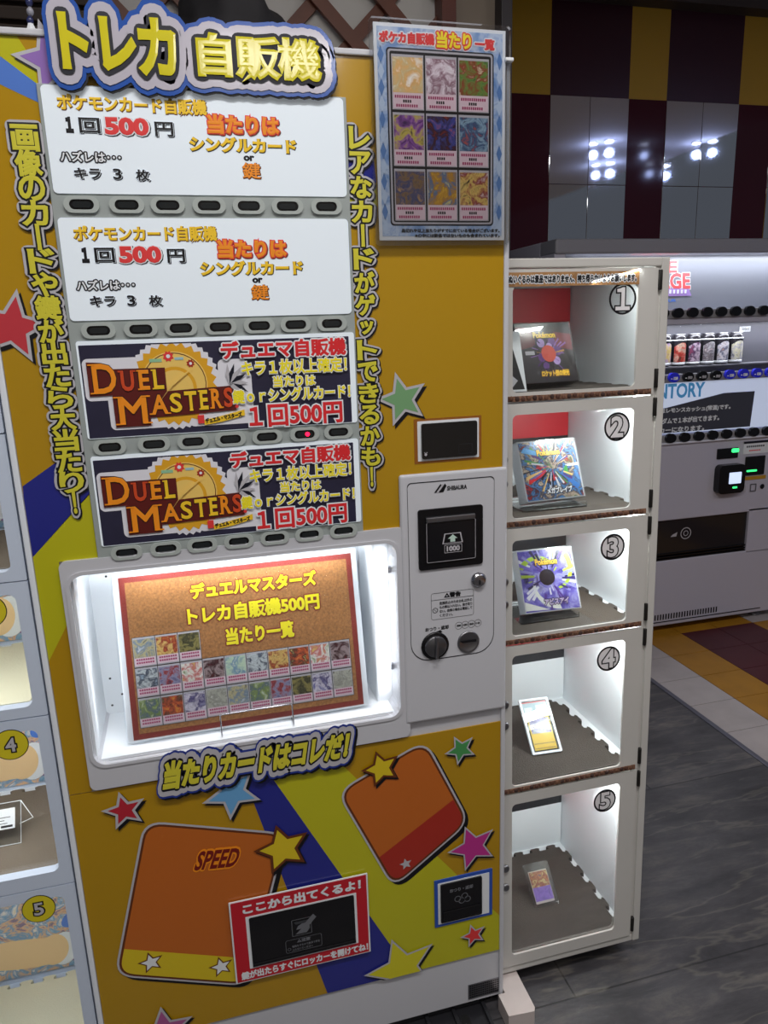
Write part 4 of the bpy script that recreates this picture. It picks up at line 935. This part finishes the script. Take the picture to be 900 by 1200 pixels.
for k, lab in ((2, 'two'), (3, 'three'), (4, 'four'), (5, 'five')):
    zf = LZ[k + 1] + .0055
    mt = thing('floor_mat', ('taupe' if k == 4 else 'cream') + ' mat on the floor of left locker compartment ' + lab, 'mat', (-.43, .17, zf), 'mats in the left locker')
    G(mt).slab(foam(A0 + .018, A1 - .034, B0 + .022, B1 - .038, 0), zf, zf + .008, M_GM if k in (2, 4) else M_TUFT).build('mat_sheet', mt)
    pr = thing('picture_board', 'colourful pastel picture on the rear wall of left locker compartment ' + lab, 'picture', (-.43, B1 - .012, zf + .009), 'pictures in the left locker')
    q = G(pr); zt = LZ[k] - .012; q.box(A0 + .016, A1 - .018, B1 - .013, B1 - .009, zf + .010, zt, M_FIG)
    cx_, cz_ = -.41, zf + .055
    def ell(cx, cz, a_, b_, t, m, dy):
        q.poly(clip([(cx + a_ * math.cos(u) * math.cos(t) - b_ * math.sin(u) * math.sin(t), cz + a_ * math.cos(u) * math.sin(t) + b_ * math.sin(u) * math.cos(t)) for u in [2 * PI * i / 28 for i in range(28)]], A0 + .017, A1 - .019, zf + .011, zt - .001), B1 - .0132 - dy, m)
    ell(-.335, cz_ + .085, .045, .022, .5, M_LBLUE, .0002); ell(-.300, cz_ + .075, .030, .040, .2, mat('butter_print', (246, 226, 150), .4), .0003); ell(-.31, cz_ + .125, .05, .02, .1, mat('mint_print', (190, 226, 150), .4), .0003)
    ell(-.46, cz_ + .012, .125, .038, -.12, mat('peach_print', (244, 208, 156), .4), .0004); ell(-.345, cz_ + .004, .048, .040, -.35, mat('violet_print', (140, 100, 150), .4), .0006); ell(-.355, cz_ + .012, .040, .036, -.35, mat('rose_print', (214, 150, 160), .4), .0008)
    ell(-.378, cz_ + .006, .030, .043, -.2, M_PAPER, .0010); ell(-.398, cz_ + .008, .030, .040, -.2, MATS['peach_print'], .0012)
    for u in range(4): q.box(-.340 + u * .010, -.335 + u * .010, B1 - .0146, B1 - .0136, cz_ - .018 + u * .004, cz_ - .004 + u * .004, MATS['violet_print'])
    q.build('printed_sheet', pr)
    area('left_locker_lamp', (-.42, B0 + .03, LZ[k] - .012), (math.radians(15), 0, 0), .2, .02, (.3, .3, .3, .42, .75, .5)[k], (1, .98, .93))
ps = thing('price_stand', 'clear acrylic price stand with small white card in left locker compartment four', 'stand', (-.392, .14, LZ[5] + .0138))
g = G(ps); zf = LZ[5] + .0138; X_, Y_ = -.400, .150
g.raw([(X_ - .06, Y_ - .03, zf), (X_ + .028, Y_ - .03, zf), (X_ + .028, Y_ + .012, zf + .062), (X_ - .06, Y_ + .012, zf + .062), (X_ - .06, Y_ - .028, zf), (X_ + .028, Y_ - .028, zf), (X_ + .028, Y_ + .014, zf + .062), (X_ - .06, Y_ + .014, zf + .062)], [(0, 1, 2, 3), (7, 6, 5, 4), (0, 4, 5, 1), (1, 5, 6, 2), (2, 6, 7, 3), (3, 7, 4, 0)], M_ACRYL)
g.tube([(X_ - .06, Y_ - .03, zf + .001), (X_ + .028, Y_ - .03, zf + .001), (X_ + .028, Y_ + .012, zf + .062), (X_ - .06, Y_ + .012, zf + .062)], .0009, M_PAPER); g.tube([(X_ + .028, Y_ + .012, zf + .062), (X_ + .044, Y_ + .012, zf + .022), (X_ + .026, Y_ - .010, zf + .028)], .0009, M_PAPER)
g.build('clear_sheet', ps)
g = G(ps)
def onps(u, v, e=.0008):  # u across, v up the slope
    return (X_ - .06 + u, Y_ - .03 + v * .042 - e * .83, zf + v * .062 + e * .56)
def pq(u0, u1, v0, v1, m, e): g.raw([onps(u0, v0, e), onps(u1, v0, e), onps(u1, v1, e), onps(u0, v1, e)], [(0, 1, 2, 3)], m)
pq(.0, .078, .38, .86, M_PAPER, .001)
for j in range(5): pq(.03, .03 + (.02, .035, .03, .04, .02)[j], .44 + j * .07, .455 + j * .07, M_INK, .0014)
pq(.012, .04, .74, .80, M_INK, .0014); pq(.054, .074, .42, .47, M_INK, .0014); g.build('price_card', ps)

# ================================================================== DRINKS MACHINE (far right)
DY = 1.6; dv_ = thing('drinks_machine', 'white drinks vending machine with lit can display in front of the checkered wall', 'vending machine', (2.1, DY, FLOOR))
M_DW = mat('drinks_white', (196, 194, 208), .35); D0, D1 = 1.457, 2.72
g = G(dv_)
g.box(D0, D1, DY + .12, DY + .70, -1.393, .324, M_DW, .006)                        # rear body
g.box(D0, D1, DY - .01, DY + .13, .266, .324, mat('drinks_cap', (150, 150, 158), .3), .008)   # top rail
g.box(D0, D0 + .05, DY, DY + .13, -.51, .27, M_DW, .004); g.box(D1 - .05, D1, DY, DY + .13, -.51, .27, M_DW, .004)
g.box(D0, D1, DY, DY + .13, -1.072 - .321, -1.072, M_DW, .005); g.box(D0, D1, DY, DY + .13, -.882, -.515, M_DW, .005)
g.box(2.487, D1, DY, DY + .13, -1.08, -.87, M_DW); g.box(D0, 1.80, DY, DY + .13, -1.08, -.87, M_DW)
g.box(D0 + .04, D1 - .04, DY, DY + .13, -.020, .004, M_DW, .003); g.box(D0 + .04, D1 - .04, DY, DY + .13, -.264, -.254, M_DW, .003); g.build('cabinet', dv_)
g = G(dv_); M_GB = mat('backing_grey', (132, 136, 146), .3)
g.box(D0 + .05, D1 - .05, DY + .105, DY + .118, .004, .266, M_GB); g.box(D0 + .05, D1 - .05, DY + .105, DY + .118, -.254, -.02, mat('backing_charcoal', (92, 92, 100), .35)); g.build('display_backing', dv_)
area('drinks_lamp', (2.15, DY + .05, .258), (math.radians(12), 0, 0), 1.1, .03, 2.6, (.9, .93, 1.0)); area('drinks_lamp', (2.15, DY + .03, -.026), (math.radians(5), 0, 0), 1.1, .03, 3.0, (.9, .93, 1.0))
g = G(dv_); y = DY + .104
M_LR = mat('logo_red', (226, 96, 100), .4); M_LP = mat('logo_violet', (170, 140, 210), .4)
g.text('FREE', 1.87, 2.095, .196, .246, y, [(M_PAPER, .006), (M_LR, .003)]); g.text('STAGE', 1.92, 2.165, .128, .196, y, [(M_PAPER, .006), (M_LR, .003)], shear=-.1); g.poly([(1.98, .100), (2.175, .100), (2.16, .128), (1.99, .135)], y - .002, M_LP)
for k in range(8): g.box(2.005 + k * .019, 2.014 + k * .019, y - .004, y - .002, .110, .126, M_PAPER)
g.poly([(2.035, .172), (2.048, .190), (2.044, .165), (2.054, .165), (2.036, .135), (2.040, .155), (2.030, .155)], y - .003, M_INKO)
g.text('SUMMER TOUR', 1.90, 2.10, .075, .088, y, [(M_LBLUE, .001)]); g.build('poster_print', dv_)
G(dv_).box(D0 + .05, D1 - .05, DY + .012, DY + .016, .006, .264, glass('drinks_pane', gloss=.05)).build('display_pane', dv_); G(dv_).box(D0 + .05, D1 - .05, DY + .012, DY + .016, -.252, -.022, glass('drinks_pane')).build('display_pane', dv_)
# rows of buttons
M_BB = mat('button_blue', (40, 44, 190), .2, emit=.15)
def brow(z, xs, blue, lab):
    bar = G(dv_).box(D0 + .05, D1 - .05, DY - .006, DY + .010, z - .022, z + .014, mat('button_bar', (150, 150, 156), .4), .003).build('button_bar', dv_)
    first = None
    for i, x in enumerate(xs):
        m = M_BB if i in blue else M_BLACK
        q = G(local=True); q.prism([(.027 * math.cos(t) * (1 if abs(math.cos(t)) < .8 else .98), .0 + (.022 if math.sin(t) > 0 else .019) * math.sin(t)) for t in [2 * PI * k / 20 for k in range(20)]], -.012, .004, m)
        if lab:
            q.text('120', -.004, .018, -.009, .004, -.0124, [(M_PAPER, .0016)]) if i in blue else q.text('売切', -.004, .018, -.009, .004, -.0124, [(M_GREYINK, .0008)])
            q.box(-.017, -.009, -.0126, -.012, -.006, -.002, M_PAPER)
        b = q.build('drink_button', dv_); b.location = (x - dv_.location.x, -.006, z + EYE - dv_.location.z)
brow(.026, [1.886 + i * .0715 for i in range(11)], [], False); brow(-.242, [1.886 + i * .0707 for i in range(11)], [2, 6, 7, 8, 9, 10], True); brow(-.505, [1.886 + i * .0722 for i in range(11)], [], False)
# lit advertising strip with the dark notice
g = G(dv_); M_LIT = mat('lit_panel', (206, 218, 244), .4, emit=.42); g.box(D0 + .05, D1 - .05, DY + .003, DY + .12, -.486, -.264, M_LIT)
g.text('INVENTORY', 1.815, 2.198, -.332, -.268, DY + .0025, [(mat('teal_ink', (70, 140, 190), .4, emit=.3), .0025)])
g.poly([(1.60, -.46), (1.60, -.41), (2.005, -.372), (2.30, -.322), (2.462, -.322), (2.452, -.480), (1.60, -.484)], DY + .0022, mat('notice_charcoal', (70, 72, 84), .35))
for s, x1, z in (('300円・中缶はレモンスカッシュ(常温)です。', 2.340, -.372), ('この中からランダムで１本が出てきます。', 2.285, -.416), ('※剥がしてステッカーになります。', 2.210, -.456)): g.text(s, x1 - .50 + (.0 if len(s) > 20 else .03), x1, z - .026, z, DY + .0016, [(M_PAPER, .0012)], rot=.0)
g.build('lit_notice', dv_)
G(dv_).box(D0 + .02, D1 - .02, DY - .012, DY + .02, -.532, -.524, mat('white_bead', (232, 234, 246), .3), .002).build('bead', dv_)
# payment fittings
g = G(dv_); g.box(2.285, 2.395, DY - .006, DY + .002, -.618, -.571, M_BLACK, .002); g.rr(2.358, 2.395, -.592, -.574, .006, DY - .009, DY - .005, mat('green_led', (60, 255, 130), .4, emit=1.6)); g.build('amount_display', dv_)
g = G(dv_); g.rr(2.280, 2.418, -.775, -.643, .022, DY - .035, DY + .002, M_BLACK); rd = g.build('card_reader', dv_)
G(dv_).rr(2.332, 2.396, -.730, -.678, .003, DY - .037, DY - .034, mat('reader_screen', (206, 222, 255), .3, emit=.9)).build('reader_screen', rd); G(dv_).rr(2.354, 2.378, -.752, -.744, .003, DY - .037, DY - .034, mat('green_led', (60, 255, 130), .4)).build('reader_light', rd)
g = G(dv_); g.box(2.440, 2.545, DY - .008, DY + .002, -.706, -.618, M_BLACK, .003); g.rr(2.446, 2.500, -.688, -.680, .003, DY - .011, DY - .007, MATS['green_led']); g.build('bill_slot', dv_)
g = G(dv_); g.box(2.425, 2.560, DY - .003, DY + .002, -.606, -.548, M_PAPER); g.box(2.425, 2.560, DY - .0034, DY, -.558, -.548, M_NAVY)
for j in range(9): g.box(2.440 + j * .011, 2.447 + j * .011, DY - .0034, DY, -.576, -.568, M_INK); g.box(2.455 + j * .007, 2.460 + j * .007, DY - .0034, DY, -.594, -.588, M_RED)
g.box(2.425, 2.56, DY - .003, DY, -.728, -.712, mat('amber_tape', (196, 146, 40), .4))
for j in range(4): g.box(2.425 + j * .009, 2.428 + j * .009, DY - .003, DY, -.785, -.755, M_GREYINK)
g.line(2.478, 2.512, -.785, -.748, .003, .005, DY - .003, mat('pictogram_ink', (90, 90, 96), .4)); g.disc(2.545, -.765, .012, DY - .003, M_INK); g.build('payment_labels', dv_)
# delivery port
g = G(dv_); g.box(1.80, 2.488, DY + .10, DY + .121, -1.072, -.88, M_BLACK); g.box(1.80, 2.488, DY + .012, DY + .02, -1.040, -.884, mat('port_flap', (40, 38, 40), .12)); 
for z in (-1.044, -1.058, -1.07): g.box(1.80, 2.488, DY + .004, DY + .03, z - .004, z + .004, M_BLACK, .002)
g.ring(2.16, -.955, .024, .028, DY + .0115, M_GREYINK); g.ring(2.16, -.955, .010, .013, DY + .0115, M_GREYINK); g.poly([(2.08, -.965), (2.11, -.965), (2.115, -.945), (2.09, -.955)], DY + .0115, M_GREYINK); g.build('delivery_port', dv_)
g = G(dv_)
for j in range(40): g.box(1.78 + j * .0145, 1.787 + j * .0145, DY - .001, DY + .002, -1.362, -1.335, M_INK)
g.box(1.78, 2.6, DY - .002, DY + .002, -1.375, -1.371, M_INK); g.build('vent_grille', dv_)
for x in (1.55, 2.62):
    for yy in (DY + .06, DY + .62): G(dv_).lathez(x, yy, [(.03, FLOOR), (.03, FLOOR + .01), (.014, FLOOR + .012), (.014, -1.39)], M_STEEL, 14).build('foot', dv_)
# the row of sample cans
look = ['purple print with yellow top', 'brown and red print', 'violet and pink print', 'scarlet and grey print', 'brown and white print', 'grey and pale yellow print']
cp_ = [[(150, 80, 170), (226, 206, 110), (210, 190, 220), (130, 70, 150)], [(90, 60, 50), (206, 60, 50), (220, 190, 170), (60, 40, 40)], [(120, 60, 110), (220, 200, 220), (70, 50, 90), (190, 90, 120)],
       [(206, 50, 60), (190, 190, 196), (110, 100, 110), (230, 220, 220)], [(110, 80, 70), (226, 222, 230), (90, 100, 130), (190, 150, 130)], [(110, 114, 120), (226, 222, 190), (190, 190, 196), (70, 74, 84)]]
for i in range(6):
    x = 2.027 + i * .0735; z0 = -.198; yc = DY + .068
    c = thing('drink_can', 'sample can with %s in the drinks machine window' % look[i], 'can', (x, yc, z0), 'sample cans in the drinks machine')
    G(c).lathez(x, yc, [(.024, z0), (.029, z0 + .006), (.0305, z0 + .014), (.0305, z0 + .112), (.029, z0 + .122), (.026, z0 + .132)], mat('can_black', (36, 34, 40), .25)).build('can_body', c)
    V = []; F = []; n = 9
    for a in range(n):
        t = math.radians(-90 + (a - 4) * 17); V += [(x + .0308 * math.cos(t), yc + .0308 * math.sin(t), z0 + .018), (x + .0308 * math.cos(t), yc + .0308 * math.sin(t), z0 + .088 + .012 * math.cos((a - 4) * .5))]
    q = G(c); q.raw(V, [(2 * a, 2 * a + 2, 2 * a + 3, 2 * a + 1) for a in range(n - 1)], art('can_print%d' % i, cp_[i], 38, .3)); q.build('printed_sleeve', c)
    G(c).lathez(x, yc, [(.0312, z0 + .108), (.0312, z0 + .113)], M_PAPER).lathez(x, yc, [(.026, z0 + .131), (.0265, z0 + .136), (.024, z0 + .136)], M_STEEL).build('lid', c); G(c).lathez(x, yc, [(.0308, z0 + .006), (.031, z0 + .016)], M_PAPER).build('base_band', c)
G(dv_).box(D0 + .05, D1 - .05, DY + .03, DY + .104, -.2045, -.1985, mat('shelf_grey', (120, 120, 128), .4), .001).build('can_shelf', dv_)
tg_ = thing('price_tag', 'small white price tag at the top right of the can display', 'tag', (2.465, DY + .1, -.062)); G(tg_).box(2.44, 2.495, DY + .101, DY + .1045, -.062, -.040, M_PAPER).line(2.442, 2.493, -.060, -.042, .001, .002, DY + .1008, M_INK).text('500ml', 2.448, 2.488, -.056, -.046, DY + .1006, [(M_INK, .0008)]).build('tag_sheet', tg_)

# ================================================================== BEHIND AND ABOVE THE CARD MACHINE
la = thing('lattice_screen', 'brown diagonal wooden lattice screen behind the card machine', 'screen', (.2, .98, FLOOR)); M_WD = mat('lattice_wood', (104, 56, 36), .5, noise=.2, nscale=14)
g = G(la); g.box(-.85, .82, 1.02, 1.03, .1, 1.49, mat('lattice_back', (196, 194, 190), .6)); g.build('backing_board', la)
g = G(la); s_ = .19; th = .034
for k in range(-6, 14):
    for sg_ in (1, -1):
        yy = 1.004 if sg_ > 0 else .988; c0 = -.9 + k * s_
        pts = clip([(c0 - th * .7, .1), (c0 + th * .7, .1), (c0 + sg_ * 1.39 + th * .7, 1.49), (c0 + sg_ * 1.39 - th * .7, 1.49)], -.12, .77, .1, 1.49)
        if len(pts) > 2: g.prism(pts, yy, yy + .014, M_WD)
g.build('lattice_slats', la)
g = G(la); g.box(.770, .812, .96, 1.03, FLOOR, 1.49, mat('lattice_post', (96, 44, 30), .5, noise=.15, nscale=14), .002); g.build('post', la)
sl = thing('slatted_shutter', 'dark brown slatted shutter behind the upper left of the card machine', 'shutter', (-.5, .98, .1)); M_SH = mat('dark_slat', (62, 50, 42), .6)
g = G(sl); g.box(-.9, -.12, 1.0, 1.02, .1, 1.49, M_SH)
for k in range(34): g.box(-.9, -.12, .975, 1.0, .12 + k * .04, .148 + k * .04, M_SH, .003, rot=Matrix.Rotation(.3, 3, 'X'))
g.build('slats', sl)
ch = thing('hanging_tassel', 'blue bead cord with white tassel hanging above the left of the card machine', 'tassel', (-.172, .12, VT + .004))
g = G(ch)
for k in range(7): g.lathez(-.172 + .002 * math.sin(k), .12, [(.002, .452 + k * .012), (.005, .456 + k * .012), (.005, .460 + k * .012), (.002, .464 + k * .012)], mat('bead%d' % (k % 2), ((40, 46, 90), (150, 150, 160))[k % 2], .3), 10)
g.tube([(-.172, .12, .54), (-.172, .12, .80), (-.172, .12, 1.49)], .002, M_INK); g.build('bead_cord', ch)
g = G(ch)
for k in range(12): a = k * PI / 6; g.tube([(-.172, .12, .456), (-.172 + .006 * math.cos(a), .12 + .006 * math.sin(a), .44), (-.172 + .013 * math.cos(a), .12 + .013 * math.sin(a), .412)], .003, M_PAPER, 6)
g.build('tassel_threads', ch)
def bundle(name, label, cx, cy, cz, sx, sy, sz, seed):
    b = bmesh.new(); bmesh.ops.create_icosphere(b, subdivisions=4, radius=1); rnd = random.Random(seed); ph = [rnd.uniform(0, 6) for _ in range(6)]
    for v in b.verts:
        c = v.co; f = 1 + .10 * math.sin(4 * c.x + ph[0]) * math.sin(3 * c.y + ph[1]) + .06 * math.sin(9 * c.z + ph[2] + 3 * c.x) + .04 * math.sin(14 * c.x + ph[3])
        v.co = Vector((c.x * sx, c.y * sy, c.z * sz)) * f; v.co.z = max(v.co.z, VT + .008 - cz)
    bmesh.ops.translate(b, vec=(cx, cy, cz), verts=b.verts)
    g = G(); g.from_bm(b, mat('black_cloth', (24, 22, 26), .8), True); return tag(g.build(name), label, 'bag')
bundle('cloth_bag', 'soft black cloth bag lying on top of the card machine behind the title sign', .155, .48, VT + .118, .135, .12, .15, 3)
bundle('cloth_bag', 'small black cloth bag on the card machine left of the larger one', -.065, .52, VT + .08, .085, .10, .10, 5)
